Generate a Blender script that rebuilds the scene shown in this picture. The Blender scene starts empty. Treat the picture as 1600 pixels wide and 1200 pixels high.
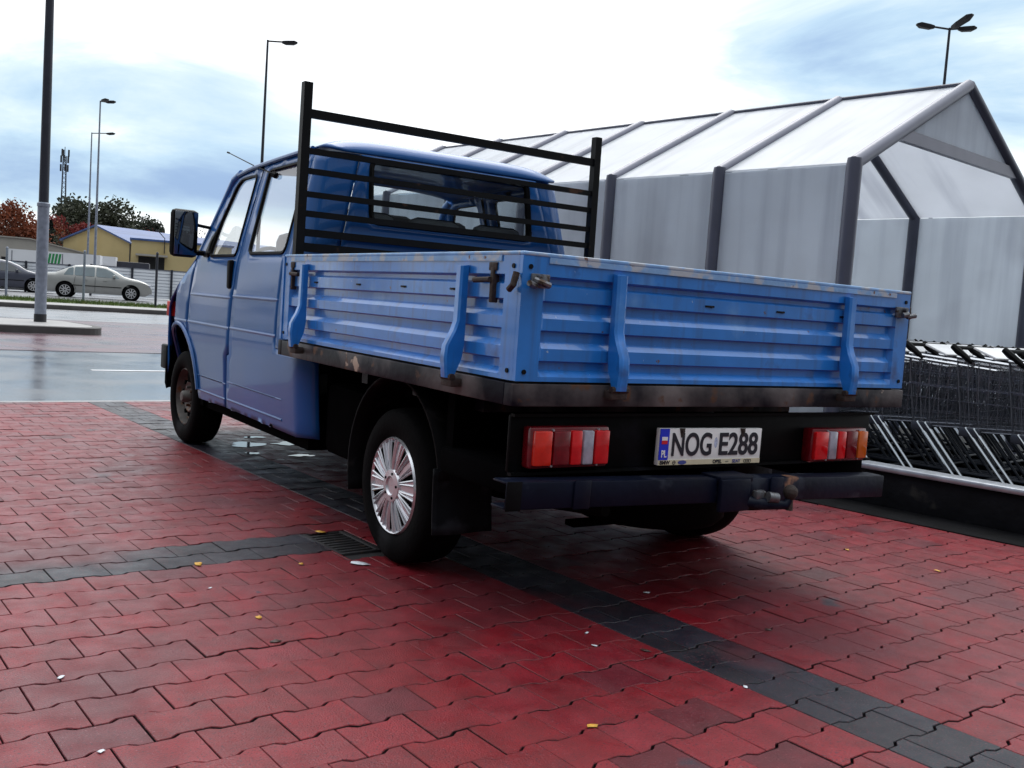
import bpy, bmesh, math, random
from math import sin, cos, pi, radians as R
from mathutils import Vector as V, Matrix, Euler
from mathutils.geometry import delaunay_2d_cdt
import numpy as np
random.seed(7); rng = np.random.default_rng(7)
S = bpy.context.scene; C = S.collection

# ------------------------------------------------------------------ camera
CP = V((-2.712, -2.5889, 1.093)); YAW, PIT, ROL, FPX = 0.5841, -0.0788, 0.0686, 1540.06
fw = V((sin(YAW)*cos(PIT), cos(YAW)*cos(PIT), sin(PIT))); rt = V((cos(YAW), -sin(YAW), 0)); up = rt.cross(fw)
r2 = cos(ROL)*rt + sin(ROL)*up; u2 = -sin(ROL)*rt + cos(ROL)*up
cd = bpy.data.cameras.new('camera'); cam = bpy.data.objects.new('camera', cd); C.objects.link(cam)
cd.sensor_width = 36; cd.lens = 36*FPX/1600; cd.clip_end = 3000; cd.clip_start = .05
cam.matrix_world = Matrix(((r2.x, u2.x, -fw.x, CP.x), (r2.y, u2.y, -fw.y, CP.y), (r2.z, u2.z, -fw.z, CP.z), (0, 0, 0, 1)))
S.camera = cam
def at(px, py, D):            # a point of the place, D metres ahead of the photographer
    return CP + D*(fw + (px-800)/FPX*r2 - (py-600)/FPX*u2)
def ground(px, D, z=0):       # the place on the ground at that bearing and distance
    p = at(px, 470, D); return V((p.x, p.y, z))
S.view_settings.view_transform = 'Standard'; S.view_settings.look = 'None'
S.view_settings.exposure = 0.30; S.view_settings.gamma = 1

# ------------------------------------------------------------------ sky and sun
SUN_EL, SUN_AZ = R(52), R(28)     # azimuth from +y clockwise
w = bpy.data.worlds.new('World'); S.world = w; w.use_nodes = True
nt = w.node_tree; nt.nodes.clear()
def N(t, **k):
    n = nt.nodes.new(t)
    for a, b in k.items(): setattr(n, a, b)
    return n
def L(a, b): nt.links.new(a, b)
def mth(op, a, b=None, c=None):
    n = N('ShaderNodeMath', operation=op)
    for i, v in enumerate((a, b, c)):
        if v is None: continue
        if isinstance(v, (int, float)): n.inputs[i].default_value = v
        else: L(v, n.inputs[i])
    return n.outputs[0]
out = N('ShaderNodeOutputWorld'); sky = N('ShaderNodeTexSky', sky_type='NISHITA')
sky.sun_disc = False; sky.sun_elevation = SUN_EL; sky.sun_rotation = SUN_AZ
bgA = N('ShaderNodeBackground'); bgA.inputs[1].default_value = .10; L(sky.outputs[0], bgA.inputs[0])
tc = N('ShaderNodeTexCoord'); sx = N('ShaderNodeSeparateXYZ'); L(tc.outputs['Generated'], sx.inputs[0])
mp = N('ShaderNodeMapping'); mp.inputs['Scale'].default_value = (1.6, 1.6, 5.5); mp.inputs['Location'].default_value = (.35, .1, .4)
L(tc.outputs['Generated'], mp.inputs[0])
n1 = N('ShaderNodeTexNoise'); n1.inputs['Scale'].default_value = 1.7; n1.inputs['Detail'].default_value = 9; n1.inputs['Roughness'].default_value = .60
n1.inputs['Distortion'].default_value = .5; L(mp.outputs[0], n1.inputs[0])
# heavier, bluer cloud: a low bank plus a few masses in given directions
def mass(px, py, size, amp):
    d = (at(px, py, 1)-CP).normalized()
    vd = N('ShaderNodeVectorMath', operation='SUBTRACT'); L(tc.outputs['Generated'], vd.inputs[0]); vd.inputs[1].default_value = d
    vs = N('ShaderNodeVectorMath', operation='MULTIPLY'); L(vd.outputs[0], vs.inputs[0]); vs.inputs[1].default_value = (1/size[0], 1/size[0], 1/size[1])
    ln = N('ShaderNodeVectorMath', operation='LENGTH'); L(vs.outputs[0], ln.inputs[0])
    return mth('MULTIPLY', mth('SUBTRACT', 1, mth('SMOOTH_MIN', ln.outputs['Value'], 1, .3)), amp)
tot = mth('MULTIPLY', mth('SUBTRACT', n1.outputs['Fac'], .47), 1.5)
for args in ((300, 290, (.42, .055), .50), (30, 275, (.22, .08), .42), (330, 130, (.17, .08), .48), (60, 140, (.10, .06), .2), (1300, 95, (.28, .11), .60), (1585, 175, (.10, .10), .15), (640, 330, (.3, .06), .2),
             (820, 60, (.30, .16), -.55), (300, 30, (.35, .09), -.3), (140, 350, (.5, .035), -.5), (150, 210, (.14, .05), -.25)):
    tot = mth('ADD', tot, mass(*args))
mr = N('ShaderNodeMapRange', interpolation_type='SMOOTHSTEP'); L(tot, mr.inputs[0]); mr.inputs[1].default_value = -.15; mr.inputs[2].default_value = .80
cr = N('ShaderNodeValToRGB'); L(mr.outputs[0], cr.inputs[0]); e = cr.color_ramp.elements
e[0].position = 0; e[0].color = (1.25, 1.27, 1.30, 1); e[1].position = 1; e[1].color = (.27, .41, .66, 1)
x = e.new(.35); x.color = (.70, .84, .90, 1); x = e.new(.62); x.color = (.50, .68, .84, 1)
bgB = N('ShaderNodeBackground'); L(cr.outputs[0], bgB.inputs[0]); 
def smooth(src, lo, hi, a, b_):
    k = N('ShaderNodeMapRange', interpolation_type='SMOOTHSTEP'); L(src, k.inputs[0])
    for i, v in zip((1, 2, 3, 4), (lo, hi, a, b_)): k.inputs[i].default_value = v
    return k.outputs[0]
# overcast dome: brightest overhead, dimmer low down on the side behind the photographer
dt = N('ShaderNodeVectorMath', operation='DOT_PRODUCT'); L(tc.outputs['Generated'], dt.inputs[0]); dt.inputs[1].default_value = (sin(YAW), cos(YAW), 0)
low = mth('MULTIPLY', smooth(dt.outputs['Value'], -.35, .50, .88, 0), smooth(sx.outputs['Z'], .20, .95, 1, 0))
L(mth('MULTIPLY', mth('MULTIPLY', smooth(sx.outputs['Z'], .36, .95, .95, 1.55), mth('SUBTRACT', 1, low)), 1.0), bgB.inputs[1])

mx = N('ShaderNodeMixShader'); mx.inputs[0].default_value = .9; L(bgA.outputs[0], mx.inputs[1]); L(bgB.outputs[0], mx.inputs[2]); L(mx.outputs[0], out.inputs[0])
sd = bpy.data.lights.new('sun', 'SUN'); sd.energy = 1.3; sd.angle = R(42); sd.color = (1, .96, .9)
so = bpy.data.objects.new('sun', sd); C.objects.link(so); so.location = (0, 0, 30)
sdir = V((sin(SUN_AZ)*cos(SUN_EL), cos(SUN_AZ)*cos(SUN_EL), sin(SUN_EL))); so.rotation_euler = sdir.to_track_quat('Z', 'Y').to_euler()

# ------------------------------------------------------------------ materials
def mat(name, col, rough=.5, metal=0, var=.12, vs=4, bump=0, bs=60, coat=0, spots=None, spec=.5, attr=None, rvar=0, streak=None, trans=0):
    m = bpy.data.materials.new(name); m.use_nodes = True; t = m.node_tree; b = t.nodes['Principled BSDF']
    def n(k): return t.nodes.new(k)
    tcn = n('ShaderNodeTexCoord'); co = tcn.outputs['Object']
    base = None
    if attr:
        a = n('ShaderNodeAttribute'); a.attribute_name = attr; base = a.outputs['Color']
    def noise(scale, det=5, vec=None):
        z = n('ShaderNodeTexNoise'); z.inputs['Scale'].default_value = scale; z.inputs['Detail'].default_value = det
        t.links.new(vec or co, z.inputs['Vector']); return z.outputs['Fac']
    def mixc(f, a, bb, mode='MIX'):
        k = n('ShaderNodeMix'); k.data_type = 'RGBA'; k.blend_type = mode
        for s, v in ((k.inputs['Factor'], f), (k.inputs[6], a), (k.inputs[7], bb)):
            if hasattr(v, 'is_output') or isinstance(v, bpy.types.NodeSocket): t.links.new(v, s)
            elif isinstance(v, (int, float)): s.default_value = v
            else: s.default_value = (*v, 1)
        return k.outputs[2]
    def ramp(src, lo, hi, a=0., bb=1.):
        k = n('ShaderNodeMapRange'); t.links.new(src, k.inputs[0])
        for i, v in zip((1, 2, 3, 4), (lo, hi, a, bb)): k.inputs[i].default_value = v
        return k.outputs[0]
    cur = base if base else col
    if var:
        g = ramp(noise(vs), .3, .7, 1-var, 1+var)
        k = n('ShaderNodeCombineXYZ')
        for i in range(3): t.links.new(g, k.inputs[i])
        cur = mixc(1.0, cur, k.outputs[0], 'MULTIPLY')
    for sp in spots or []:          # (colour, scale, threshold, softness)
        cur = mixc(ramp(noise(sp[1], 6), sp[2], sp[2]+sp[3]), cur, sp[0])
    if streak:                      # (colour, (sx,sy,sz), lo, hi, amount)
        mpp = n('ShaderNodeMapping'); mpp.inputs['Scale'].default_value = streak[1]; t.links.new(co, mpp.inputs[0])
        cur = mixc(ramp(noise(1, 4, mpp.outputs[0]), streak[2], streak[3], 0, streak[4]), cur, streak[0])
    if isinstance(cur, bpy.types.NodeSocket): t.links.new(cur, b.inputs['Base Color'])
    else: b.inputs['Base Color'].default_value = (*cur, 1)
    b.inputs['Roughness'].default_value = rough
    if rvar: t.links.new(ramp(noise(vs*.7+.6), .35, .65, max(.03, rough-rvar), rough+rvar), b.inputs['Roughness'])
    b.inputs['Metallic'].default_value = metal; b.inputs['Specular IOR Level'].default_value = spec
    if coat: b.inputs['Coat Weight'].default_value = coat; b.inputs['Coat Roughness'].default_value = .06
    if bump:
        k = n('ShaderNodeBump'); k.inputs['Strength'].default_value = bump; k.inputs['Distance'].default_value = .01
        t.links.new(noise(bs, 3), k.inputs['Height']); t.links.new(k.outputs[0], b.inputs['Normal'])
    if trans:
        tl = n('ShaderNodeBsdfTranslucent'); ms = n('ShaderNodeMixShader'); ms.inputs[0].default_value = trans
        if isinstance(cur, bpy.types.NodeSocket): t.links.new(cur, tl.inputs[0])
        else: tl.inputs[0].default_value = (*cur, 1)
        t.links.new(b.outputs[0], ms.inputs[1]); t.links.new(tl.outputs[0], ms.inputs[2]); t.links.new(ms.outputs[0], t.nodes['Material Output'].inputs[0])
    return m
def glassmat(name, tint=(.75, .8, .85), haze=.08, dcol=(.5, .53, .56), ior=1.6):
    m = bpy.data.materials.new(name); m.use_nodes = True; t = m.node_tree; t.nodes.clear()
    o = t.nodes.new('ShaderNodeOutputMaterial'); tr = t.nodes.new('ShaderNodeBsdfTransparent'); tr.inputs[0].default_value = (*tint, 1)
    gl = t.nodes.new('ShaderNodeBsdfGlossy'); gl.inputs['Roughness'].default_value = .02
    df = t.nodes.new('ShaderNodeBsdfDiffuse'); df.inputs[0].default_value = (*dcol, 1)
    lw = t.nodes.new('ShaderNodeLayerWeight'); lw.inputs[0].default_value = .5
    pw = t.nodes.new('ShaderNodeMath'); pw.operation = 'POWER'; pw.inputs[1].default_value = 5; t.links.new(lw.outputs['Facing'], pw.inputs[0])
    fr = t.nodes.new('ShaderNodeMath'); fr.operation = 'MULTIPLY_ADD'; f0 = ((ior-1)/(ior+1))**2; fr.inputs[1].default_value = 1-f0; fr.inputs[2].default_value = f0; t.links.new(pw.outputs[0], fr.inputs[0])
    a = t.nodes.new('ShaderNodeMixShader'); b = t.nodes.new('ShaderNodeMixShader'); a.inputs[0].default_value = haze
    t.links.new(tr.outputs[0], a.inputs[1]); t.links.new(df.outputs[0], a.inputs[2])
    t.links.new(fr.outputs[0], b.inputs[0]); t.links.new(a.outputs[0], b.inputs[1]); t.links.new(gl.outputs[0], b.inputs[2]); t.links.new(b.outputs[0], o.inputs[0])
    return m
M = {}
M['cab_blue'] = mat('cab_paint', (.005, .088, .31), .38, var=.10, vs=2, spec=.25, coat=.38, spots=[((.02, .10, .30), 1.6, .5, .3)], bump=.012, bs=2.2)
M['bed_blue'] = mat('bed_paint', (.012, .175, .58), .36, var=.16, vs=6, coat=.7, streak=((.03, .08, .22), (26, 26, 1.5), .52, .75, .6), spots=[((.10, .28, .62), 3.2, .58, .12), ((.012, .05, .20), 6, .60, .12), ((.10, .05, .03), 19, .70, .03), ((.30, .42, .60), 34, .735, .02)], bump=.06, bs=14)
M['worn_blue'] = mat('worn_paint', (.20, .38, .66), .5, var=.15, vs=12, spots=[((.42, .46, .52), 14, .5, .1), ((.15, .06, .03), 26, .66, .05)], bump=.15, bs=60)
M['black_steel'] = mat('black_steel', (.004, .004, .005), .5, var=.3, vs=8, spec=.15, spots=[((.06, .028, .016), 11, .66, .08)])
M['rail'] = mat('weathered_rail', (.006, .006, .011), .45, var=.3, vs=3, spec=.12, spots=[((.16, .14, .14), 2.3, .44, .20), ((.10, .05, .03), 9, .60, .06), ((.45, .34, .27), 6.5, .70, .02)], bump=.2, bs=25)
M['black'] = mat('black_plastic', (.0025, .0025, .003), .5, var=.2, vs=6, spec=.08, spots=[((.006, .006, .009), 7, .55, .15)])
M['underbody'] = mat('underbody', (.0015, .0015, .002), .9, var=.3, vs=6, spec=.02)
M['liner'] = mat('dusty_plastic', (.004, .004, .005), .75, var=.3, vs=5, spec=.08, spots=[((.035, .032, .032), 6, .54, .16)], bump=.2, bs=30)
M['flap'] = mat('mud_flap', (.004, .005, .007), .65, var=.3, vs=6, spec=.1, spots=[((.030, .034, .042), 7, .52, .2)], bump=.2, bs=20)
M['navy'] = mat('navy_beam', (.003, .005, .015), .45, var=.3, vs=5, spec=.15, spots=[((.025, .03, .045), 8, .6, .1), ((.22, .11, .07), 4.2, .70, .03)], bump=.15, bs=30)
M['rubber'] = mat('tyre_rubber', (.0025, .0025, .003), .8, var=.25, vs=9, bump=.2, bs=60, spots=[((.016, .016, .018), 4, .62, .12)], spec=.06)
M['silver'] = mat('silver_plastic', (.66, .66, .70), .22, metal=.7, var=.08, vs=10)
M['steel_rim'] = mat('rusty_rim', (.10, .09, .085), .5, metal=.3, var=.3, vs=14, spots=[((.14, .065, .03), 16, .55, .1)], bump=.2, bs=50)
M['galv'] = mat('galvanised', (.42, .44, .48), .38, metal=.55, var=.18, vs=14)
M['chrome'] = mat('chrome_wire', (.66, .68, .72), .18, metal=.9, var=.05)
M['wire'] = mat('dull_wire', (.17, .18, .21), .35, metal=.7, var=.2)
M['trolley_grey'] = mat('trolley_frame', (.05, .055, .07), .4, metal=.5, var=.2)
M['latch'] = mat('latch_steel', (.16, .165, .18), .4, metal=.6, var=.35, vs=40, spots=[((.05, .03, .02), 40, .55, .1)])
M['lead_red'] = mat('lens_dark_red', (.14, .003, .008), .12, var=.25, vs=30, coat=.6)
M['lens_red'] = mat('lens_red', (.60, .006, .010), .12, var=.2, vs=22, coat=.6)
M['lens_orange'] = mat('lens_orange', (.62, .020, .008), .12, var=.2, vs=22, coat=.6)
M['lens_amber'] = mat('lens_amber', (.55, .11, .012), .12, var=.2, vs=22, coat=.6)
M['lens_clear'] = mat('lens_clear', (.34, .34, .42), .12, var=.3, vs=26, coat=.8)
M['white'] = mat('plate_white', (.82, .82, .83), .4, var=.04, vs=8)
M['plate_blue'] = mat('plate_blue', (.008, .03, .6), .4, var=.04)
M['flag_red'] = mat('flag_red', (.62, .012, .03), .4, var=.04)
M['ink'] = mat('ink', (.008, .010, .02), .45, var=0)
M['ink_blue'] = mat('ink_blue', (.05, .07, .28), .45, var=0)
M['cream'] = mat('cream_strip', (.60, .53, .38), .5, var=.1, vs=30)
M['rust'] = mat('rust', (.030, .019, .016), .75, var=.4, vs=30, bump=.3, bs=90)
M['glass'] = glassmat('window_glass', (.92, .95, .95), .03, ior=1.4); M['glass_rear'] = glassmat('rear_glass', (.80, .88, .90), .02, (.3, .32, .35), 1.32)
M['glass_side'] = glassmat('side_glass', (.90, .93, .95), .20, (.80, .82, .85), 1.75)  # pale diffuse share paints bright reflections and fogging into these panes
M['mirror'] = mat('mirror_glass', (.22, .24, .27), .05, metal=1, var=.05)
M['seat'] = mat('seat_cloth', (.085, .085, .095), .9, var=.2, vs=20)
M['asphalt'] = mat('wet_asphalt', (.10, .105, .118), .18, var=.2, vs=.7, bump=.06, bs=120, rvar=.08, spec=.8)
M['ground'] = mat('ground_asphalt', (.06, .062, .066), .45, var=.2, vs=.3, bump=.2, bs=90)
M['dark_joint'] = mat('joint_sand', (.012, .010, .012), .8, var=.3, vs=9)
M['dark_slab'] = mat('dark_slab_mat', (.004, .004, .005), .7, spec=.08, var=.4, vs=6, bump=.4, bs=40)
M['red_paving'] = mat('red_paving_far', (.11, .05, .065), .30, var=.25, vs=.8, bump=.2, bs=60, rvar=.10, spots=[((.07, .055, .065), .9, .5, .15)])
M['kerb'] = mat('kerb_concrete', (.26, .26, .27), .6, var=.2, vs=3, bump=.2, bs=50)
M['kerb_dark'] = mat('kerb_dark', (.055, .05, .05), .6, var=.3, vs=3, bump=.2, bs=40)
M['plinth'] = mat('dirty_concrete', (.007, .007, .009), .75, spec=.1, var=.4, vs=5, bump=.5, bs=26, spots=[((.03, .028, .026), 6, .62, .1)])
M['line'] = mat('road_marking', (.72, .72, .74), .5, var=.1, vs=5)
M['pale_asphalt'] = mat('pale_asphalt', (.20, .20, .215), .30, var=.15, vs=.3, bump=.1, bs=60, rvar=.08)
M['sidewalk'] = mat('sidewalk', (.30, .29, .29), .6, var=.15, vs=.6)
M['grass'] = mat('grass', (.075, .115, .022), .9, var=.35, vs=2, spots=[((.20, .14, .04), 1.5, .6, .1)])
M['post'] = mat('galvanised_mast', (.20, .225, .285), .45, metal=.2, var=.22, vs=9, bump=.05, bs=60)
M['mast_dark'] = mat('dark_mast', (.02, .022, .035), .5, metal=.2, var=.2, vs=3)
M['lamp_black'] = mat('lamp_black', (.010, .010, .014), .5, var=.1)
M['poly'] = mat('polycarbonate', (.76, .80, .85), .32, var=.04, vs=2, trans=.66, streak=((.42, .45, .52), (9, 9, .4), .46, .8, .38), spots=[((.55, .57, .62), .9, .5, .3)])
M['poly_roof'] = mat('polycarbonate_roof', (.84, .86, .90), .32, var=.04, vs=2, trans=.55, streak=((.50, .52, .58), (.5, 6, .5), .5, .8, .5))
M['alu'] = mat('grey_aluminium', (.075, .08, .115), .42, metal=.25, var=.10, vs=4)
M['alu_light'] = mat('light_aluminium', (.15, .155, .20), .38, metal=.3, var=.10, vs=4)
M['yellow_wall'] = mat('yellow_render', (.48, .38, .19), .8, var=.07, vs=.5, streak=((.40, .29, .12), (.6, .6, .1), .5, .8, .5))
M['blue_roof'] = mat('blue_roof', (.05, .10, .27), .5, var=.1, vs=.4, streak=((.03, .06, .17), (2.5, .1, .1), .45, .6, .6))
M['grey_wall'] = mat('grey_concrete', (.34, .32, .29), .8, var=.12, vs=.4)
M['dark_open'] = mat('dark_interior', (.012, .011, .012), .9, var=.2)
M['box_white'] = mat('container_white', (.66, .67, .70), .5, var=.07, vs=.6)
M['green'] = mat('stripe_green', (.01, .22, .06), .5, var=.08)
M['sheet'] = mat('corrugated_sheet', (.74, .77, .82), .45, var=.08, vs=.8)
M['car_silver'] = mat('car_silver', (.33, .33, .32), .3, metal=.35, var=.04, coat=.8)
M['car_dark'] = mat('car_dark', (.055, .06, .09), .3, metal=.3, var=.05, coat=.8)
M['car_glass'] = mat('car_glass', (.015, .025, .035), .06, var=.1, spec=.8)
M['car_glass_pale'] = mat('car_glass_pale', (.07, .11, .13), .06, var=.25, vs=2, spec=.8)
M['alloy'] = mat('alloy', (.55, .55, .57), .3, metal=.5, var=.05)
M['trunk'] = mat('bark', (.035, .028, .022), .9, var=.3, vs=3)
M['leaf_rust'] = mat('leaf_rust', (.17, .045, .018), .8, var=.5, vs=.9, trans=.25)
M['leaf_red'] = mat('leaf_red', (.16, .018, .016), .8, var=.5, vs=.9, trans=.25)
M['leaf_dark'] = mat('leaf_dark', (.035, .040, .022), .8, var=.55, vs=.8, trans=.2)
M['leaf_olive'] = mat('leaf_olive', (.045, .055, .040), .8, var=.5, vs=.8, trans=.2)
M['leaf_fir'] = mat('leaf_fir', (.012, .020, .016), .85, var=.5, vs=1, trans=.1)
M['paper'] = mat('wet_paper', (.72, .76, .82), .5, var=.25, vs=40)
M['yellow_leaf'] = mat('yellow_leaf', (.62, .33, .04), .6, var=.3, vs=50)
M['brown_leaf'] = mat('brown_leaf', (.05, .025, .018), .5, var=.4, vs=50)
M['iron'] = mat('cast_iron', (.016, .014, .016), .55, var=.4, vs=20, bump=.3, bs=70, spots=[((.07, .035, .02), 14, .6, .08)])
M['puddle'] = mat('puddle_water', (.012, .012, .014), .03, var=0, spec=.8)

# ------------------------------------------------------------------ mesh helpers
class MB:
    def __init__(s): s.bm = bmesh.new()
    def box(s, lo, hi, bev=0, rot=None, at=(0, 0, 0)):
        r = bmesh.ops.create_cube(s.bm, size=1)['verts']; lo = V(lo); hi = V(hi)
        for v in r:
            v.co = V(((v.co.x+.5)*(hi.x-lo.x)+lo.x, (v.co.y+.5)*(hi.y-lo.y)+lo.y, (v.co.z+.5)*(hi.z-lo.z)+lo.z))
        if bev:
            es = list({e for v in r for e in v.link_edges})
            r = bmesh.ops.bevel(s.bm, geom=es, offset=bev, segments=2, affect='EDGES', profile=.5)['verts']
        if rot is not None:
            m = Matrix.Translation(at) @ Euler(rot).to_matrix().to_4x4()
            for v in r: v.co = m @ v.co
        return s
    def tube(s, pts, rad, seg=8, cap=True):
        pts = [V(p) for p in pts]; rs = rad if isinstance(rad, (list, tuple)) else [rad]*len(pts)
        rings = []; n0 = None
        for i, p in enumerate(pts):
            t = ((pts[min(i+1, len(pts)-1)]-p).normalized()+(p-pts[max(i-1, 0)]).normalized()).normalized()
            if n0 is None:
                n0 = t.orthogonal().normalized()
                if abs(t.z) < .9: n0 = (V((0, 0, 1))-t*t.z).normalized()
            n0 = (n0-t*n0.dot(t)).normalized(); b = t.cross(n0)
            rings.append([s.bm.verts.new(p+rs[i]*(cos(2*pi*k/seg+pi/seg)*n0+sin(2*pi*k/seg+pi/seg)*b)) for k in range(seg)])
        for a, b in zip(rings, rings[1:]):
            for k in range(seg): s.bm.faces.new((a[k], a[(k+1) % seg], b[(k+1) % seg], b[k]))
        if cap: s.bm.faces.new(rings[0][::-1]); s.bm.faces.new(rings[-1])
        return s
    def bar(s, a, b, w, h, upv=(0, 0, 1)):      # rectangular bar from a to b
        a = V(a); b = V(b); t = (b-a).normalized(); u = V(upv); sdv = t.cross(u).normalized(); u = sdv.cross(t)
        vs = [[s.bm.verts.new(p+sdv*(i*w/2)+u*(j*h/2)) for i, j in ((-1, -1), (1, -1), (1, 1), (-1, 1))] for p in (a, b)]
        for k in range(4): s.bm.faces.new((vs[0][k], vs[0][(k+1) % 4], vs[1][(k+1) % 4], vs[1][k]))
        s.bm.faces.new(vs[0][::-1]); s.bm.faces.new(vs[1]); return s
    def prism(s, poly, d0, d1, axis=1):          # polygon in the other two axes, extruded along axis
        def mk(p, d):
            c = list(p); c.insert(axis, d); return s.bm.verts.new(c)
        a = [mk(p, d0) for p in poly]; b = [mk(p, d1) for p in poly]; n = len(poly)
        s.bm.faces.new(a[::-1]); s.bm.faces.new(b)
        for k in range(n): s.bm.faces.new((a[k], a[(k+1) % n], b[(k+1) % n], b[k]))
        return s
    def lathe(s, prof, cen=(0, 0, 0), axis=0, seg=40, closed=False, sgn=1, cap=True):   # prof: (axial, radius)
        rings = []
        for a, r in prof:
            ring = []
            for k in range(seg):
                t = 2*pi*k/seg; p = [0, 0, 0]; p[axis] = a*sgn; p[(axis+1) % 3] = r*cos(t); p[(axis+2) % 3] = r*sin(t)
                ring.append(s.bm.verts.new(V(p)+V(cen)))
            rings.append(ring)
        prs = list(zip(rings, rings[1:]))+([(rings[-1], rings[0])] if closed else [])
        for a, b in prs:
            for k in range(seg): s.bm.faces.new((a[k], a[(k+1) % seg], b[(k+1) % seg], b[k]))
        if not closed and cap:
            for rg, rr in ((rings[0], prof[0][1]), (rings[-1], prof[-1][1])):
                if rr > 1e-4: s.bm.faces.new(rg)
        return s
    def grid(s, fn, nu, nv, cu=False):
        g = [[s.bm.verts.new(fn(i/nu, j/nv)) for j in range(nv+1)] for i in range(nu+1)]
        for i in range(nu):
            for j in range(nv): s.bm.faces.new((g[i][j], g[i+1][j], g[i+1][j+1], g[i][j+1]))
        return s
    def poly(s, pts): s.bm.faces.new([s.bm.verts.new(p) for p in pts]); return s
def obj(name, mb, m, parent=None, smooth=40, solid=0, recalc=True, loc=None, rot=None):
    bm = mb.bm if isinstance(mb, MB) else mb
    if recalc: bmesh.ops.recalc_face_normals(bm, faces=bm.faces)
    me = bpy.data.meshes.new(name); bm.to_mesh(me); bm.free()
    me.materials.append(M[m] if isinstance(m, str) else m)
    o = bpy.data.objects.new(name, me); C.objects.link(o)
    if smooth:
        me.shade_smooth(); me.set_sharp_from_angle(angle=R(smooth))
    if solid:
        md = o.modifiers.new('solid', 'SOLIDIFY'); md.thickness = abs(solid); md.offset = -1 if solid > 0 else 1
    if parent: o.parent = parent
    if loc is not None: o.location = loc
    if rot is not None: o.rotation_euler = rot
    return o
def tag(o, label, cat, group=None, kind=None):
    o['label'] = label; o['category'] = cat
    if group: o['group'] = group
    if kind: o['kind'] = kind
    return o
def struct(o): o['kind'] = 'structure'; return o
def thing(name, label, cat, loc=(0, 0, 0), rz=0, group=None):
    o = bpy.data.objects.new(name, None); C.objects.link(o); o.empty_display_size = .2
    o.location = loc; o.rotation_euler = (0, 0, rz); return tag(o, label, cat, group)
def dup(root, loc, rz, label):
    def cp(o, par):
        c = o.copy(); C.objects.link(c); c.parent = par
        for ch in list(o.children): cp(ch, c)
        return c
    r = cp(root, None); r.location = loc; r.rotation_euler = (0, 0, rz); r['label'] = label; return r
def rnd(poly, r, n=4):            # round the corners of a 2D polygon
    o = []; k = len(poly)
    for i in range(k):
        p = V(poly[i]); a = V(poly[i-1])-p; b = V(poly[(i+1) % k])-p
        d = min(r, a.length*.45, b.length*.45)
        A = p+a.normalized()*d; B = p+b.normalized()*d
        for j in range(n+1):
            t = j/n; q = (1-t)**2*A+2*t*(1-t)*p+t*t*B; o.append((q.x, q.y))
    return o
def inside(pt, poly):
    x, y = pt; c = False; j = len(poly)-1
    for i in range(len(poly)):
        xi, yi = poly[i]; xj, yj = poly[j]
        if (yi > y) != (yj > y) and x < (xj-xi)*(y-yi)/(yj-yi)+xi: c = not c
        j = i
    return c
def dens(poly, step):
    o = []
    for a, b in zip(poly, poly[1:]+poly[:1]):
        a = V(a); b = V(b); n = max(1, int((b-a).length/step))
        for k in range(n): q = a.lerp(b, k/n); o.append((q.x, q.y))
    return o
def panel(mb, outline, fn, holes=(), step=.06, zl=()):   # surface patch: 2D outline with holes mapped onto fn(s, z)
    loops = [dens(list(outline), step)]+[dens(list(h), step) for h in holes]
    vs = []; es = []
    for lp in loops:
        b = len(vs); vs += lp; es += [(b+i, b+(i+1) % len(lp)) for i in range(len(lp))]
    xs = [p[0] for p in outline]; zs = [p[1] for p in outline]
    levels = list(np.arange(min(zs)+step*.5, max(zs), step))+list(zl)
    for xx in np.arange(min(xs)+step*.5, max(xs), step):
        for zz in levels:
            q = (xx, zz)
            if inside(q, loops[0]) and not any(inside(q, h) for h in loops[1:]) and min((V(q)-V(v)).length for v in vs[:sum(map(len, loops))]) > step*.5: vs.append((float(xx), float(zz)))
    co, ed, fa, *_ = delaunay_2d_cdt([V(v) for v in vs], es, [], 0, 1e-6)
    bv = [mb.bm.verts.new(fn(p.x, p.y)) for p in co]
    for f in fa:
        c = sum((co[i] for i in f), V((0, 0)))/len(f)
        if inside(c, loops[0]) and not any(inside(c, h) for h in loops[1:]):
            try: mb.bm.faces.new([bv[i] for i in f])
            except ValueError: pass
    for v in [v for v in mb.bm.verts if not v.link_faces]: mb.bm.verts.remove(v)
    return mb
def text(name, body, m, size, wscale, loc, parent, rot=(pi/2, 0, 0), ext=.0012, bold=0, fit=None):
    cu = bpy.data.curves.new(name, 'FONT'); cu.body = body; cu.size = size; cu.extrude = ext; cu.offset = bold
    cu.align_x = 'CENTER'; cu.align_y = 'CENTER'
    t = bpy.data.objects.new('tmp', cu); C.objects.link(t); bpy.context.view_layer.update()
    me = bpy.data.meshes.new_from_object(t.evaluated_get(bpy.context.evaluated_depsgraph_get()))
    bpy.data.objects.remove(t); me.materials.clear(); me.materials.append(M[m])
    o = bpy.data.objects.new(name, me); C.objects.link(o); o.parent = parent; o.location = loc; o.rotation_euler = rot; o.scale = (wscale, 1, 1)
    if fit:                          # fit = (x0, x1, z0, z1)
        xs = [v.co.x for v in me.vertices]; ys = [v.co.y for v in me.vertices]; kx = (fit[1]-fit[0])/(max(xs)-min(xs)); ky = (fit[3]-fit[2])/(max(ys)-min(ys))
        o.scale = (kx, ky, 1); o.location = (fit[0]-min(xs)*kx, loc[1], fit[2]-min(ys)*ky)
    return o

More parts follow.
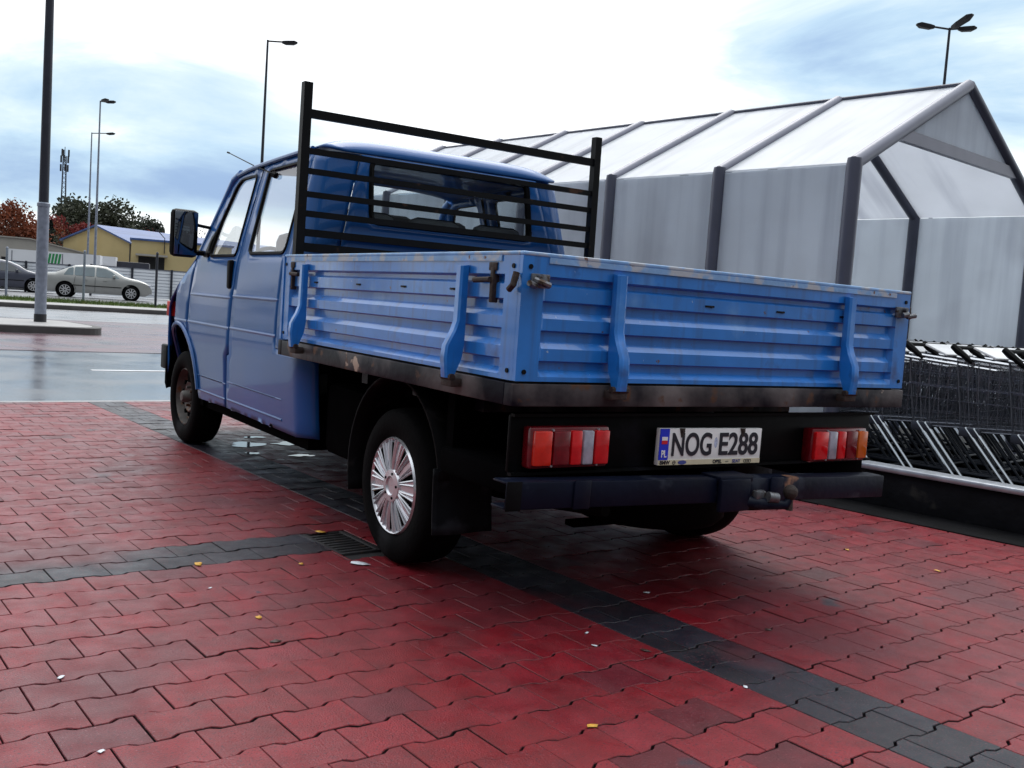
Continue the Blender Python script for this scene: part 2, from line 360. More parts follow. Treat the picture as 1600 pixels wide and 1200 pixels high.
# ------------------------------------------------------------------ ground
GA = .08; ca, sa = cos(GA), sin(GA)
def uv(u, v, z=0): return V((u*ca-v*sa, u*sa+v*ca, z))
def sheet(name, pts, z, m):
    b = MB(); b.poly([(p[0], p[1], z) for p in pts]); return struct(obj(name, b, m, smooth=0))
sheet('ground', [(-700, -200), (900, -200), (900, 900), (-700, 900)], -.05, 'ground')
sheet('paving_bed', [uv(-9, -6), uv(14, -6), uv(14, 6.70), uv(-9, 6.70)], -.014, 'dark_joint')
sheet('road', [uv(-40, 6.80), uv(60, 6.80), (70, 31.6), (-40, 31.6)], -.012, 'asphalt')
b = MB(); k0 = [uv(-9, 6.70), uv(14, 6.70), uv(14, 6.80), uv(-9, 6.80)]
b.prism([(p.x, p.y) for p in k0], -.1, .0, axis=2); struct(obj('kerb', b, 'kerb', smooth=0))
# interlocking I-shaped pavers, each with bevelled edges and its own tint
def clip(poly, ux, keep_less):
    o = []
    for a, c in zip(poly, poly[1:]+poly[:1]):
        ia = (a[0] <= ux) == keep_less; ic = (c[0] <= ux) == keep_less
        if ia: o.append(a)
        if ia != ic:
            t = (ux-a[0])/(c[0]-a[0]); o.append((ux, a[1]+t*(c[1]-a[1])))
    return o
LP, PP, AM = .2, .1575, .008
def ishape(u0, v0):
    h = PP/2; q = [(0, -h-AM), (.036, -h-AM), (.058, -h+AM), (.142, -h+AM), (.164, -h-AM), (.2, -h-AM)]
    q = q+[(a, -c) for a, c in q[::-1]]
    return [(u0+a, v0+c) for a, c in q]
def inset(poly, d):
    n = len(poly); o = []
    for i in range(n):
        a = V(poly[i-1]); p = V(poly[i]); c = V(poly[(i+1) % n])
        e1 = (p-a).normalized(); e2 = (c-p).normalized(); n1 = V((-e1.y, e1.x)); n2 = V((-e2.y, e2.x))
        m = n1+n2; m = m/max(.3, m.dot(n1)); q = p+m*d; o.append((q.x, q.y))
    return o
vv, ff, cc = [], [], []
ST0 = -.53; ST1 = ST0+.3
grate = (-.915, -.70, 1.30, 1.70)
def paver(poly, dark):
    poly = [p for i, p in enumerate(poly) if (V(p)-V(poly[i-1])).length > 1e-4]
    if len(poly) < 3: return
    A = inset(poly, .0019); B = inset(poly, .0034); n = len(poly); s = len(vv)
    z0 = rng.normal(0, .0009); gx, gy = rng.normal(0, .005, 2); mu = sum(p[0] for p in poly)/n; mv = sum(p[1] for p in poly)/n
    for ring, dz in ((A, -.03), (A, -.0022), (B, 0)):
        for p in ring:
            w_ = uv(p[0], p[1], z0+dz+gx*(p[0]-mu)+gy*(p[1]-mv)); vv.append(w_[:])
    f = [tuple(s+2*n+i for i in range(n))]
    for k in range(2):
        f += [(s+k*n+i, s+k*n+(i+1) % n, s+(k+1)*n+(i+1) % n, s+(k+1)*n+i) for i in range(n)]
    if dark: g = rng.uniform(.7, 1.25); col = (.010*g, .0125*g, .021*g)
    else:
        g = rng.uniform(.86, 1.10); h = rng.uniform(-.008, .014); col = (.165*g, (.0055+h*.3)*g, (.0115+h*.4)*g)
        if rng.random() < .05: col = (.105*g, .008*g, .015*g)
    sand = (.010, .008, .010)      # joint sand and dirt on the flanks
    for i, q in enumerate(f): ff.append(q); cc.extend([sand if 1 <= i <= n else col]*len(q))
nrow = int((6.69+3.2)/PP)
for r in range(nrow):
    vc = 6.695-PP/2-r*PP; odd = r % 2; k0 = int(-5.2/LP); k1 = int(7.2/LP)
    off = ST0+(LP/2 if odd else 0)
    for k in range(k0, k1):
        u0 = off+k*LP
        if not -5 < u0 < 6.9: continue
        if u0 < -4.0 and vc < 1: continue
        P_ = ishape(u0, vc); xdark = 1.29 < vc < 1.61
        if u0 > -1.1 and u0 < grate[1] and grate[2]-.04 < vc < grate[3] and u0+LP > grate[0]:
            pl_ = clip(P_, grate[0], True); pr_ = clip(P_, grate[1], False)
            if len(pl_) > 3 and u0 < grate[0]: paver(pl_, xdark)
            if len(pr_) > 3 and u0+LP > grate[1]: paver(pr_, False)
            continue
        cuts = [cx for cx in (ST0, ST1) if u0+.01 < cx < u0+LP-.01]
        parts = [P_]
        for cx in cuts: parts = [q for p in parts for q in (clip(p, cx, True), clip(p, cx, False))]
        for p in parts:
            cu = sum(q[0] for q in p)/len(p)
            paver(p, ST0 < cu < ST1 or (xdark and cu < ST0 and cu < grate[0]+.02))
me = bpy.data.meshes.new('pavement'); me.from_pydata(vv, [], ff); me.update()
ca_ = me.color_attributes.new('Col', 'FLOAT_COLOR', 'CORNER')
arr = np.ones((len(cc), 4), dtype=np.float32); arr[:, :3] = np.array(cc); ca_.data.foreach_set('color', arr.ravel())
M['paver'] = mat('paver_concrete', (.3, .03, .04), .46, var=.24, vs=11, attr='Col', bump=.35, bs=200, rvar=.14, spec=.34,
                 spots=[((.035, .022, .034), 2.7, .665, .05), ((.10, .012, .018), 1.1, .55, .12), ((.22, .07, .085), 170, .63, .06), ((.06, .008, .016), 150, .58, .06), ((.035, .022, .034), 5.5, .735, .02)])
pb = M['paver'].node_tree.nodes['Principled BSDF']; pb.inputs['Coat Weight'].default_value = .10; pb.inputs['Coat Roughness'].default_value = .30   # rain film
me.materials.append(M['paver']); pv = bpy.data.objects.new('pavement', me); C.objects.link(pv); struct(pv)
# flat near-black slab along the foot of the trolley bay and beneath it
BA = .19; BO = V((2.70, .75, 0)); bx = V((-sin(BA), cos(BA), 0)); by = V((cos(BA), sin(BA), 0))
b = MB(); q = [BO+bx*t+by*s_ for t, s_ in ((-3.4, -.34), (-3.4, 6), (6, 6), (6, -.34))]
b.prism([(p.x, p.y) for p in q], -.02, .006, axis=2); struct(obj('dark_slab', b, 'dark_slab', smooth=0))
# road markings, traffic island, far side of the road
b = MB(); b.prism([(p.x, p.y) for p in (uv(.35, 9.88), uv(5, 9.88), uv(5, 9.97), uv(.35, 9.97))], -.011, -.007, axis=2); struct(obj('road_marking', b, 'line', smooth=0))
b = MB()
for i in range(26):
    u0 = -3.2+i*.0; 
b.prism([(p[0], p[1]) for p in (uv(-12, 12.9), uv(30, 13.1), (36, 24.3), (-14, 23.4))], -.011, -.006, axis=2); struct(obj('red_pavement', b, 'red_paving', smooth=0))
b = MB(); isl = rnd([(-9, 17.35), (1.05, 17.45), (1.25, 18.3), (.9, 20.4), (-9, 20.6)], .5, 6)
b.prism(isl, -.02, .12, axis=2); o = struct(obj('traffic_island', b, 'kerb_dark', smooth=0))
b = MB(); b.prism(rnd([(-8.8, 17.5), (.9, 17.6), (1.08, 18.3), (.75, 20.25), (-8.8, 20.45)], .5, 6), .1, .128, axis=2); struct(obj('traffic_island_top', b, 'sidewalk', smooth=0))
sheet('far_road', [(-14, 23.5), (70, 24.6), (70, 31.6), (-14, 31.6)], -.004, 'pale_asphalt')
b = MB(); b.box((-60, 31.6, -.05), (120, 31.85, .14), .02); struct(obj('far_kerb', b, 'kerb_dark'))
b = MB(); b.box((-60, 31.86, -.05), (120, 34.7, .13)); struct(obj('far_sidewalk', b, 'sidewalk', smooth=0))
b = MB(); b.box((-60, 34.71, -.05), (120, 38.2, .135)); struct(obj('grass_verge', b, 'grass', smooth=0))
b = MB(); b.box((-80, 38.21, -.05), (160, 300, .15)); struct(obj('parking_lot', b, 'pale_asphalt', smooth=0))
b = MB()
for i in range(9000):
    px, py = rng.uniform(-2, 14), rng.uniform(34.75, 38.1); h = rng.uniform(.05, .17); a = rng.uniform(0, 2*pi); d = V((cos(a), sin(a), 0))*.012; ln = V((rng.normal(0, .03), rng.normal(0, .03), h))
    p = V((px, py, .13)); b.poly([p-d, p+d, p+ln])
go = obj('verge_grass', b, 'grass', smooth=0, recalc=False); tag(go, 'short green grass on the verge across the road', 'grass', kind='stuff')
# puddles under the van
for (px, py, rx, ry) in ((-.46, 4.12, .16, .13), (-.30, 4.45, .10, .07), (-.16, 4.12, .13, .10), (-.25, 3.62, .10, .07), (-.55, 3.75, .06, .06), (.42, 4.3, .2, .14), (-.05, 4.75, .12, .09), (.75, 3.7, .12, .1)):
    b = MB(); b.poly([V((px+.72*rx*cos(t)*(1+.28*sin(3*t+px*9)+.18*sin(7*t+py*3)), py+.72*ry*sin(t)*(1+.25*cos(2*t+py*7)+.2*sin(5*t+px)), .0032)) for t in np.linspace(0, 2*pi, 49)[:-1]])
    struct(obj('puddle', b, 'puddle', smooth=0))

# ------------------------------------------------------------------ the pickup truck
van = thing('pickup_truck', 'blue double cab dropside pickup truck with black headboard bars and dark loading bed frame', 'pickup truck', (0, 0, 0))
def Xs(z): return float(np.interp(z, [.30, .38, .5, .65, .8, .83, 1.0, 1.25, 1.9], [.884, .892, .902, .912, .922, .917, .915, .895, .735]))
def Xq(z):  # smoothed
    return sum(Xs(z+d) for d in (-.05, -.025, 0, .025, .05))/5
def side_l(y, z):
    x = Xq(z)
    if z < .80 and y < 2.10: x -= .10*((2.10-y)/.13)**2
    if y > 4.25: x -= .16*((y-4.25)/.53)**2.5
    return V((-x, y, z))
YC = 2.36
def yb(z): return 2.165+.10*max(0, z-1.2)/.65
def shell(s, z):                   # corner and back wall, s falls from 2.36 at the side to 1.35 in the middle
    if s < 1.35: p = shell(2.7-s, z); return V((-p.x, p.y, p.z))
    X = Xq(z); wd = X-.20
    if s >= YC: return V((-X, s, z))
    if s >= 2.11:
        t = (YC-s)/.25*pi/2; return V((-(wd+.20*cos(t)), YC+(yb(z)-YC)*sin(t), z))
    return V((-wd*(s-1.35)/.76, yb(z), z))
def mir(f): return lambda s, z: V((-f(s, z).x, f(s, z).y, f(s, z).z))
def zg(y): return float(np.interp(y, [2.3, 2.9, 3.38, 3.6, 3.68], [1.862, 1.845, 1.825, 1.80, 1.77]))
arch = lambda a, r=.455: (4.3+r*cos(R(a)), .36+r*sin(R(a)))
door_o = [(3.165, zg(3.165)-.022), (3.155, 1.262), (3.185, .82), (3.185, .70), (3.225, .69), (3.265, .37), (3.835, .36), arch(178), arch(160), arch(145), arch(132), arch(121), (4.072, .84), (4.06, 1.02), (4.0, 1.258), (3.80, 1.585), (3.67, 1.75), (3.60, 1.785), (3.42, zg(3.42)-.022)]
door_h = rnd([(3.735, 1.278), (3.69, 1.5), (3.575, 1.72), (3.51, 1.755), (3.235, 1.762), (3.205, 1.278)], .04)
fix_o = [(3.148, zg(3.148)-.022), (3.138, 1.262), (3.168, .82), (3.168, .695), (3.208, .685), (3.248, .37), (2.10, .362), (1.985, .365), (1.985, .778), (2.388, .785), (2.388, zg(2.388)-.022), (2.7, zg(2.7)-.022)]
fix_h = rnd([(2.985, 1.288), (3.03, 1.775), (2.44, 1.785), (2.40, 1.288)], .05)
fen_o = [(4.017, 1.252), (4.076, 1.02), (4.088, .84)]+[arch(a) for a in (118, 105, 90, 75, 60, 45, 30, 15, 5)]+[(4.78, .42), (4.78, .93), (4.6, .985), (4.42, 1.068), (4.23, 1.158)]
back_o = [(.5925, .79), (2.1075, .79), (2.1075, 1.824), (.5925, 1.824)]
back_h = rnd([(1.35-.60, 1.478), (1.35+.60, 1.478), (1.35+.675, 1.805), (1.35-.675, 1.805)], .05)
def swage(mb, fn, y0, y1, z, r=.012, n=10, lift=.008):   # a pressed crease, barely proud of the panel
    sgn = 1 if fn(y0, z).x < 0 else -1
    mb.tube([fn(y0+(y1-y0)*i/n, z)+V((sgn*lift, 0, 0)) for i in range(n+1)], r, 10)
for sg in (1, -1):
    f = side_l if sg > 0 else mir(side_l); sh = shell if sg > 0 else mir(shell)
    mb = panel(MB(), door_o, f, [door_h]); swage(mb, f, 3.19, 4.07, .848, .012); swage(mb, f, 3.19, 4.06, 1.028, .005, lift=.0042); swage(mb, f, 3.25, 3.86, .512, .008, lift=.0062); swage(mb, f, 3.27, 3.84, .418, .010, lift=.006)
    dr = obj('front_door', mb, 'cab_blue', van, 35, solid=.016)
    mb = panel(MB(), fix_o, f, [fix_h]); swage(mb, f, 2.395, 3.163, .852, .012); swage(mb, f, 2.39, 3.163, 1.04, .005, lift=.0042); swage(mb, f, 2.30, 3.20, .528, .008, lift=.0062); swage(mb, f, 2.30, 3.23, .422, .010, lift=.006)
    sp = obj('side_panel', mb, 'cab_blue', van, 35, solid=.016)
    mb = panel(MB(), fen_o, f); swage(mb, f, 4.10, 4.72, .846, .012); mb.tube([f(*arch(a, .462))+V((-sg*.004, 0, 0)) for a in range(5, 176, 8)], .014, 6)
    obj('front_fender', mb, 'cab_blue', van, 35, solid=.016)
    mb = panel(MB(), [(2.1115, .79), (2.383, .79), (2.383, 1.828), (2.1115, 1.828)], sh, step=.04); obj('corner_panel', mb, 'cab_blue', van, 40, solid=.016)
    obj('seam_shade', MB().tube([f(y_, z_)+V((sg*.019, 0, 0)) for y_, z_ in ((3.157, 1.79), (3.147, 1.262), (3.177, .82), (3.177, .69), (3.214, .685), (3.257, .38))], .009, 6), 'underbody', dr)  # dark tube added behind the gap so the seam reads as shaded
    obj('seam_shade', MB().tube([f(y_, z_)+V((sg*.018, 0, 0)) for y_, z_ in ((4.01, 1.25), (4.068, 1.02), (4.08, .84), (4.08, .78))], .009, 6), 'underbody', dr)
    # glass, seals
    for par, h, nm in ((dr, door_h, 'door_window'), (sp, fix_h, 'side_window')):
        mb = panel(MB(), h, (lambda s, z, f=f, sg=sg: f(s, z)+V((sg*.008, 0, 0)))); obj(nm, mb, 'glass_side' if sg > 0 else 'glass', par, 40, solid=0)
        mb = MB(); pts = [f(*p)+V((sg*.001, 0, 0)) for p in dens(h, .04)]; mb.tube(pts+[pts[0], pts[1]], .010, 6, cap=False); obj('window_seal', mb, 'black', par)
    mb = panel(MB(), [(3.745, 1.272), (3.86, 1.272), (3.80, 1.40), (3.712, 1.46)], (lambda s, z, f=f, sg=sg: f(s, z)+V((-sg*.006, 0, 0)))); obj('mirror_sail', mb, 'black', dr, solid=.008)
    # handle
    mb = MB(); mb.box((-.022, -.028, -.085), (.012, .028, .085), .012); obj('door_handle', mb, 'black', dr, loc=V(f(3.235, 1.165)), rot=(R(-3), 0, 0))
    # mirror on two arms
    mx0 = -1.025*sg
    mb = MB(); mb.box((-.088, -.035, -.15), (.088, .035, .15), .03); mb.tube([(sg*.07, .0, .07), (sg*.10, .02, .06), (sg*.20, .02, .05)], .011); mb.tube([(sg*.06, 0, -.12), (sg*.10, .02, -.115), (sg*.165, .02, -.115)], .018)
    mo = obj('wing_mirror', mb, 'black', van, loc=(mx0, 3.85, 1.41), rot=(0, 0, sg*.12))
    mb = MB(); mb.box((-.074, -.0385, -.136), (.074, -.0345, .136), .0015); obj('mirror_glass', mb, 'mirror', mo)
# back wall, rear window
mb = panel(MB(), back_o, shell, [back_h])
bw = obj('back_wall', mb, 'cab_blue', van, 35, solid=.016)
obj('rear_window', panel(MB(), back_h, lambda s, z: shell(s, z)+V((0, .008, 0))), 'glass_rear', bw)
mb = MB(); pts = [shell(*p)+V((0, -.004, 0)) for p in dens(back_h, .05)]; mb.tube(pts+[pts[0], pts[1]], .020, 6, cap=False); obj('window_seal', mb, 'black', bw)
# roof
def roof(u, v):
    a = 2*u-1; yf = 3.58-.13*(1-abs(a)**2.2); vv_ = 1-(1-v)**1.0; y = yf+(2.245-yf)*vv_
    fa = (1-abs(a)**6.5); ef = min(1, (1-(v-.0))/.10); ed = 1-(1-max(0, ef))**2.2 if v > .9 else 1
    edf = 1-(1-min(1, v/.16))**2*.75
    xe = Xq(zg(y))-.004
    rear = min(1, max(0, (y-2.245)/.12)); xe -= .10*(1-math.sqrt(max(0, 1-(1-rear)**2)))
    z = zg(max(y, 2.3))-.012+(.062*fa*edf+.010)*ed-.012*(1-ed)
    return V((a*xe, y, z))
obj('roof', MB().grid(roof, 40, 44), 'cab_blue', van, 50, solid=.012)
for sg in (1, -1):
    mb = MB(); mb.tube([V((-sg*(Xq(zg(y))+.008), y, zg(y)-.012)) for y in np.linspace(3.60, 2.42, 14)], .0135, 8)
    mb.tube([V((-sg*(Xq(1.78)), 3.66, 1.762)), V((-sg*(Xq(1.80)), 3.60, 1.797))], .012, 6); obj('drip_rail', mb, 'cab_blue', van)
    mb = MB(); mb.tube([V((-sg*(Xs(1.27)-.022), 4.02, 1.262)), V((-sg*(Xs(1.58)-.022), 3.815, 1.59)), V((-sg*(Xs(1.75)-.010), 3.68, 1.762)), V((-sg*(Xs(1.78)-.014), 3.595, 1.80))], [.030, .030, .030, .026], 10); obj('windscreen_pillar', mb, 'cab_blue', van)
# nose, bonnet, windscreen
def edge(k):  # profile along the side edge and the centre line, bottom front to cowl
    E = [(4.76, .44, .86), (4.78, .70, .865), (4.76, .92, .87), (4.66, .985, .885), (4.42, 1.075, .905), (4.23, 1.165, .90), (4.03, 1.268, .89)]
    Cn = [(5.10, .44), (5.14, .70), (5.10, .93), (4.98, 1.05), (4.66, 1.17), (4.42, 1.24), (4.24, 1.30)]
    i = min(int(k), 5); t = k-i; m = lambda A: [A[i][j]*(1-t)+A[i+1][j]*t for j in range(len(A[0]))]
    return m(E), m(Cn)
def nose(u, v):
    a = 2*u-1; E_, Cc = edge(v*6); g = (1-abs(a)**2.6)**(1/2.0)
    return V((a*E_[2], E_[0]+(Cc[0]-E_[0])*g, E_[1]+(Cc[1]-E_[1])*g))
obj('bonnet', MB().grid(nose, 30, 24), 'cab_blue', van, 60, solid=.012)
def wsc(u, v):
    a = 2*u-1; g = 1-abs(a)**2.4
    p0 = V((a*.875, 4.03+.21*g, 1.268+.03*g)); p1 = V((a*.755, 3.60-.10*g, 1.79+.065*g)); p = p0.lerp(p1, v); p.y += .05*sin(pi*v)*g; return p
obj('windscreen', MB().grid(wsc, 24, 10), 'glass', van, 60)
mb = MB(); mb.grid(lambda u, v: nose(u, .0)*1.0+V((0, .03+.05*(v < .8)*(v > .1), -.12+.24*v)), 24, 6); obj('front_bumper', mb, 'black', van, 60, solid=.02)
for sg in (1, -1):
    mb = MB(); mb.box((-.13, -.06, -.07), (.13, .06, .07), .02); obj('headlight', mb, 'lens_clear', van, loc=(-sg*.62, 5.0, .80), rot=(0, 0, sg*.2))
    mb = MB(); mb.box((-.012, -.07, -.055), (.012, .07, .055), .008); obj('indicator', mb, 'lens_orange', van, loc=(-sg*.826, 4.78, .905), rot=(0, 0, sg*.50))
    mb = MB(); mb.box((-.02, -.02, -.09), (.02, .14, .09), .015); obj('bumper_end', mb, 'black', van, loc=(-sg*.852, 4.80, .55))
mb = MB(); mb.tube([(-.775, 2.90, 1.735), (-.785, 2.93, 1.745)], .018); mb.tube([(-.775, 2.90, 1.74), (-.765, 3.3, 1.82), (-.735, 3.95, 1.965)], [.004, .0035, .003], 6); mb.tube([(-.735, 3.93, 1.961), (-.735, 3.97, 1.969)], .006, 6); obj('antenna', mb, 'black', van)
# interior
mb = MB(); mb.box((-.84, 2.3, .42), (.84, 4.3, .52)); mb.box((-.85, 4.12, .52), (.85, 4.30, 1.16)); obj('cab_floor', mb, 'underbody', van)
mb = MB(); mb.box((-.82, 3.92, 1.0), (.82, 4.18, 1.24), .06); obj('dashboard', mb, 'black', van)
for sx_ in (-.42, .12, .52):
    mb = MB(); mb.box((-.23, -.25, -.10), (.23, .25, .06), .05); mb.box((-.22, -.30, 0), (.22, -.16, .62), .06); mb.box((-.13, -.31, .64), (.13, -.21, .80), .05); mb.tube([(-.05, -.26, .55), (-.05, -.26, .70)], .008); mb.tube([(.05, -.26, .55), (.05, -.26, .70)], .008)
    obj('front_seat', mb, 'seat', van, loc=(sx_, 3.45, .82))
mb = MB(); mb.box((-.72, 2.45, .72), (.72, 2.95, .90), .05); mb.box((-.72, 2.36, .88), (.72, 2.50, 1.42), .06)
for sx_ in (-.42, .0, .42): mb.box((sx_-.17, 2.38, 1.40), (sx_+.17, 2.48, 1.555), .06)
obj('rear_bench', mb, 'seat', van)
mb = MB(); mb.tube([V((-.42+.18*cos(t), 3.86+.06*sin(t), 1.20+.17*sin(t))) for t in np.linspace(0, 2*pi, 20)], .014, 6, cap=False); mb.tube([(-.42, 3.86, 1.2), (-.42, 4.0, 1.1)], .03); obj('steering_wheel', mb, 'black', van)
# underside
mb = MB(); mb.box((-.84, 2.06, .30), (.84, 4.0, .40)); mb.box((-.55, 3.9, .28), (.55, 4.9, .42)); mb.box((-.62, 3.95, .42), (.62, 4.75, .95)); mb.box((-.45, .1, .52), (-.37, 2.1, .66)); mb.box((.37, .1, .52), (.45, 2.1, .66))
mb.box((-.36, 1.25, .42), (.36, 2.0, .68), .04); mb.tube([(-.75, 1.009, .33), (.75, 1.009, .33)], .04); mb.box((-.76, 1.99, .40), (.76, 2.05, .80)); obj('chassis', mb, 'underbody', van)
mb = MB(); mb.tube([(-.30, 2.2, .30), (-.32, 1.5, .28), (-.45, .9, .30), (-.42, .5, .33), (-.40, .22, .36)], .024, 10); obj('exhaust_pipe', mb, 'liner', van)
mb = MB(); mb.lathe([(-.10, .18), (-.10, .29), (-.07, .32), (.07, .32), (.10, .29), (.10, .18)], cen=(.05, .50, .36), axis=2, seg=40, closed=True); obj('added_spare_wheel', mb, 'rubber', van, 50)  # unseen spare wheel, added to block light under the bed
mb = MB(); mb.lathe([(.0, .181), (.02, .06), (.02, .001)], cen=(.05, .50, .36), axis=2, seg=24); mb.box((-.35, .47, .235), (.45, .53, .257)); obj('spare_wheel_carrier', mb, 'underbody', van)
mb = MB(); mb.box((-.80, 1.50, .30), (-.40, 1.98, .66), .05); mb.box((.40, 1.45, .28), (.80, 1.98, .66), .05); mb.box((-.62, .93, .28), (.62, 1.12, .50), .05); mb.box((-.36, 1.2, .26), (.36, 2.2, .42), .05); obj('tank_and_blockers', mb, 'underbody', van)  # tank and lower boxes, added unseen to keep light out below the bed
# loading bed
ZT, ZB, ZS, BL, BW = 1.256, .857, .776, 2.11, .99
def rib_prof():   # (depth out, z) from top to bottom; 0 = outer face
    return [(.0, ZT), (.0, 1.195), (-.022, 1.187), (-.022, 1.172), (-.008, 1.164), (-.008, 1.117), (-.025, 1.111), (-.025, 1.082), (-.008, 1.060), (-.008, 1.022), (-.025, 1.016), (-.025, .985), (-.008, .963), (-.008, .924), (-.025, .918), (-.025, .893), (-.002, .872), (-.002, ZB)]
def board(half, flat):     # along local x, outward -y
    mb = MB(); pr = rib_prof(); n = len(pr)
    xs = [-half, -half+flat, -half+flat+.012, half-flat-.012, half-flat, half]
    def d(i, k): return 0 if k in (0, 1, 4, 5) else pr[i][0]
    g = [[mb.bm.verts.new((xs[k], -d(i, k) if False else -d(i, k), pr[i][1])) for i in range(n)] for k in range(6)]
    for k in range(5):
        for i in range(n-1): mb.bm.faces.new((g[k][i], g[k][i+1], g[k+1][i+1], g[k+1][i]))
    mb.box((-half+.001, .0335, ZB+.001), (half-.001, .038, ZT-.002))
    for (x0, x1) in ((-half+.0005, -half+.004), (half-.004, half-.0005)): mb.box((x0, .001, ZB+.0005), (x1, .0330, ZT-.001))
    return mb
def stanchion():
    mb = MB(); P_ = [(.004, 1.222), (.026, 1.218), (.028, 1.03), (.040, .995), (.066, .945), (.070, .90), (.062, .835), (.040, .835), (.012, .90), (.004, .95)]
    a = [[mb.bm.verts.new((x_, -y_, z_)) for y_, z_ in P_] for x_ in (-.022, -.013, .013, .022)]
    for k in range(4):
        if k in (1, 2):
            for v_, (y_, z_) in zip(a[k], P_): v_.co.y = -y_-(.006 if .83 < z_ < 1.22 and y_ > .02 else 0)
    n = len(P_)
    for k in range(3):
        for i in range(n): mb.bm.faces.new((a[k][i], a[k][(i+1) % n], a[k+1][(i+1) % n], a[k+1][i]))
    mb.bm.faces.new(a[0]); mb.bm.faces.new(a[3][::-1])
    return mb
def fit_board(o, half, xs_):
    for x_ in xs_:
        s_ = obj('stanchion', stanchion(), 'bed_blue', o, 30, loc=(x_, 0, 0))
        mb = MB(); mb.tube([(-.035, -.05, .838), (.035, -.05, .838)], .012); mb.box((-.035, -.055, .805), (.035, -.012, .835), .004); obj('hinge', mb, 'rust', s_)
    mb = MB(); mb.box((-half, -.003, ZT-.0005), (half, .039, ZT+.012), .004); mb.box((-half+.1, -.0045, ZT-.020), (half-.1, -.0008, ZT-.001)); obj('top_rail', mb, 'worn_blue', o)
    for sx_ in (-1, 1):
        for z_ in (ZT-.035, ZB+.03): obj('bolt', MB().tube([(sx_*(half-.03), .001, z_), (sx_*(half-.03), -.004, z_)], .008, 10), 'black_steel', o)
    
    for i in range(4):
        mb = MB(); x_ = -half*.62+half*1.24*i/3+.04*sin(i*5+half*9); mb.box((x_-.022, -.0015+.007, 1.136), (x_+.022, .013, 1.143)); mb.tube([(x_-.014, .007, 1.140), (x_, .003, 1.1405), (x_+.012, .006, 1.137)], .003, 5); obj('tie_slot', mb, 'black_steel', o)
bd = obj('tailboard', board(BW, .085), 'bed_blue', van, 25); fit_board(bd, BW, (-.605, .585))
for sx_ in (-1, 1):
    mb = MB(); mb.box((sx_*.925-.035, -.012, 1.155), (sx_*.925+.035, -.001, 1.20), .003); mb.tube([(sx_*.95, -.012, 1.18), (sx_*.93, -.035, 1.17), (sx_*.905, -.03, 1.165)], .011, 8); mb.tube([(sx_*.95, -.02, 1.16), (sx_*.985, -.035, 1.168)], .010, 8); mb.tube([(sx_*.935, -.012, 1.19), (sx_*.935, -.03, 1.19)], .009, 8); obj('latch', mb, 'latch', bd)
for sg in (1, -1):
    sb = obj('side_board', board(BL/2-.01, .08), 'bed_blue', van, 25, loc=(-sg*BW, BL/2+.01, 0), rot=(0, 0, -sg*pi/2)); fit_board(sb, BL/2-.01, (-sg*-.70*-1 if False else sg*.72*(1), -sg*.74))
    for e_, ex in ((1, sg*(BL/2-.16)), (-1, -sg*(BL/2-.13))):
        mb = MB(); mb.box((ex-.010, -.008, 1.10), (ex+.010, .018, 1.215), .004); mb.tube([(ex, -.012, 1.175), (ex-e_*sg*.10, -.012, 1.172)], .010, 8); mb.box((ex-.024, -.006, 1.205), (ex+.024, .0, 1.232), .003); obj('locking_lever', mb, 'rust', sb)
    hs = obj('corner_hook', MB().tube([(sg*(BL/2-.005), -.012, 1.20), (sg*(BL/2-.005), -.022, 1.16), (sg*(BL/2-.03), -.020, 1.145)], .011, 8), 'rust', sb)
mb = MB(); mb.box((-.96, .03, .842), (.96, 2.08, .857)); obj('bed_floor', mb, 'rust', van)
mb = MB(); mb.box((-.995, 2.10, .855), (.995, 2.125, 1.26)); obj('front_board', mb, 'bed_blue', van)
mb = MB(); mb.box((-.998, -.004, ZS), (.998, .05, ZB-.008), .004); mb.box((-.998, 2.08, ZS), (.998, 2.128, ZB-.008), .004)
for sg in (1, -1): mb.box((-.998 if sg > 0 else .945, .051, ZS), (-.945 if sg > 0 else .998, 2.079, ZB-.008), .004)
for yy in (.45, .95, 1.45): mb.box((-.82, yy, .70), (.82, yy+.06, .84))
obj('bed_frame', mb, 'rail', van)
# headboard
mb = MB()
for sg in (-1, 1): mb.bar((sg*.912, 2.15, .80), (sg*.905, 2.15, 2.12), .044, .044, (0, 1, 0))
for z_, t_ in ((1.972, .042), (1.79, .028), (1.692, .028), (1.578, .028), (1.482, .030), (1.388, .036), (1.315, .044)):
    mb.bar((-.89, 2.15, z_), (.89, 2.15, z_), .026, t_)
hb = obj('headboard_frame', mb, 'black_steel', van, smooth=0)
# wheels
def wheel(r, wd, rr):
    h = wd/2; pr = [(-h*.80, rr), (-h*.95, rr+.012), (-h, (rr+r)/2), (-h*.93, r-.022), (-h*.80, r-.006), (-h*.4, r), (h*.4, r), (h*.80, r-.006), (h*.93, r-.022), (h, (rr+r)/2), (h*.95, rr+.012), (h*.8, rr)]
    mb = MB(); mb.lathe(pr, seg=56, closed=True)
    for gx in (-.35, 0, .35): pass
    return mb
def hubcap(rr, n=10):
    mb = MB(); mb.lathe([(-.010, rr), (-.020, rr-.006), (-.014, rr-.014), (-.010, rr-.016), (-.016, .13), (-.016, .072), (-.024, .066), (-.027, .040), (-.020, .034), (-.020, .001)], seg=60, cap=False)
    for k in range(n):
        t = 2*pi*k/n
        for dt in (-.10, .10, -.215, .215):
            p = []
            for rad, dx in ((.066, -.018), (.10, -.020), (rr-.012, -.014)):
                a_ = t+dt*(rad/rr)**.45; rx = V((0, cos(a_), sin(a_))); tx = V((0, -sin(a_), cos(a_))); p.append((rx*rad+V((dx, 0, 0)), tx))
            mb.tube([q for q, _ in p], [.0035, .0045, .0055], 6)
    return mb
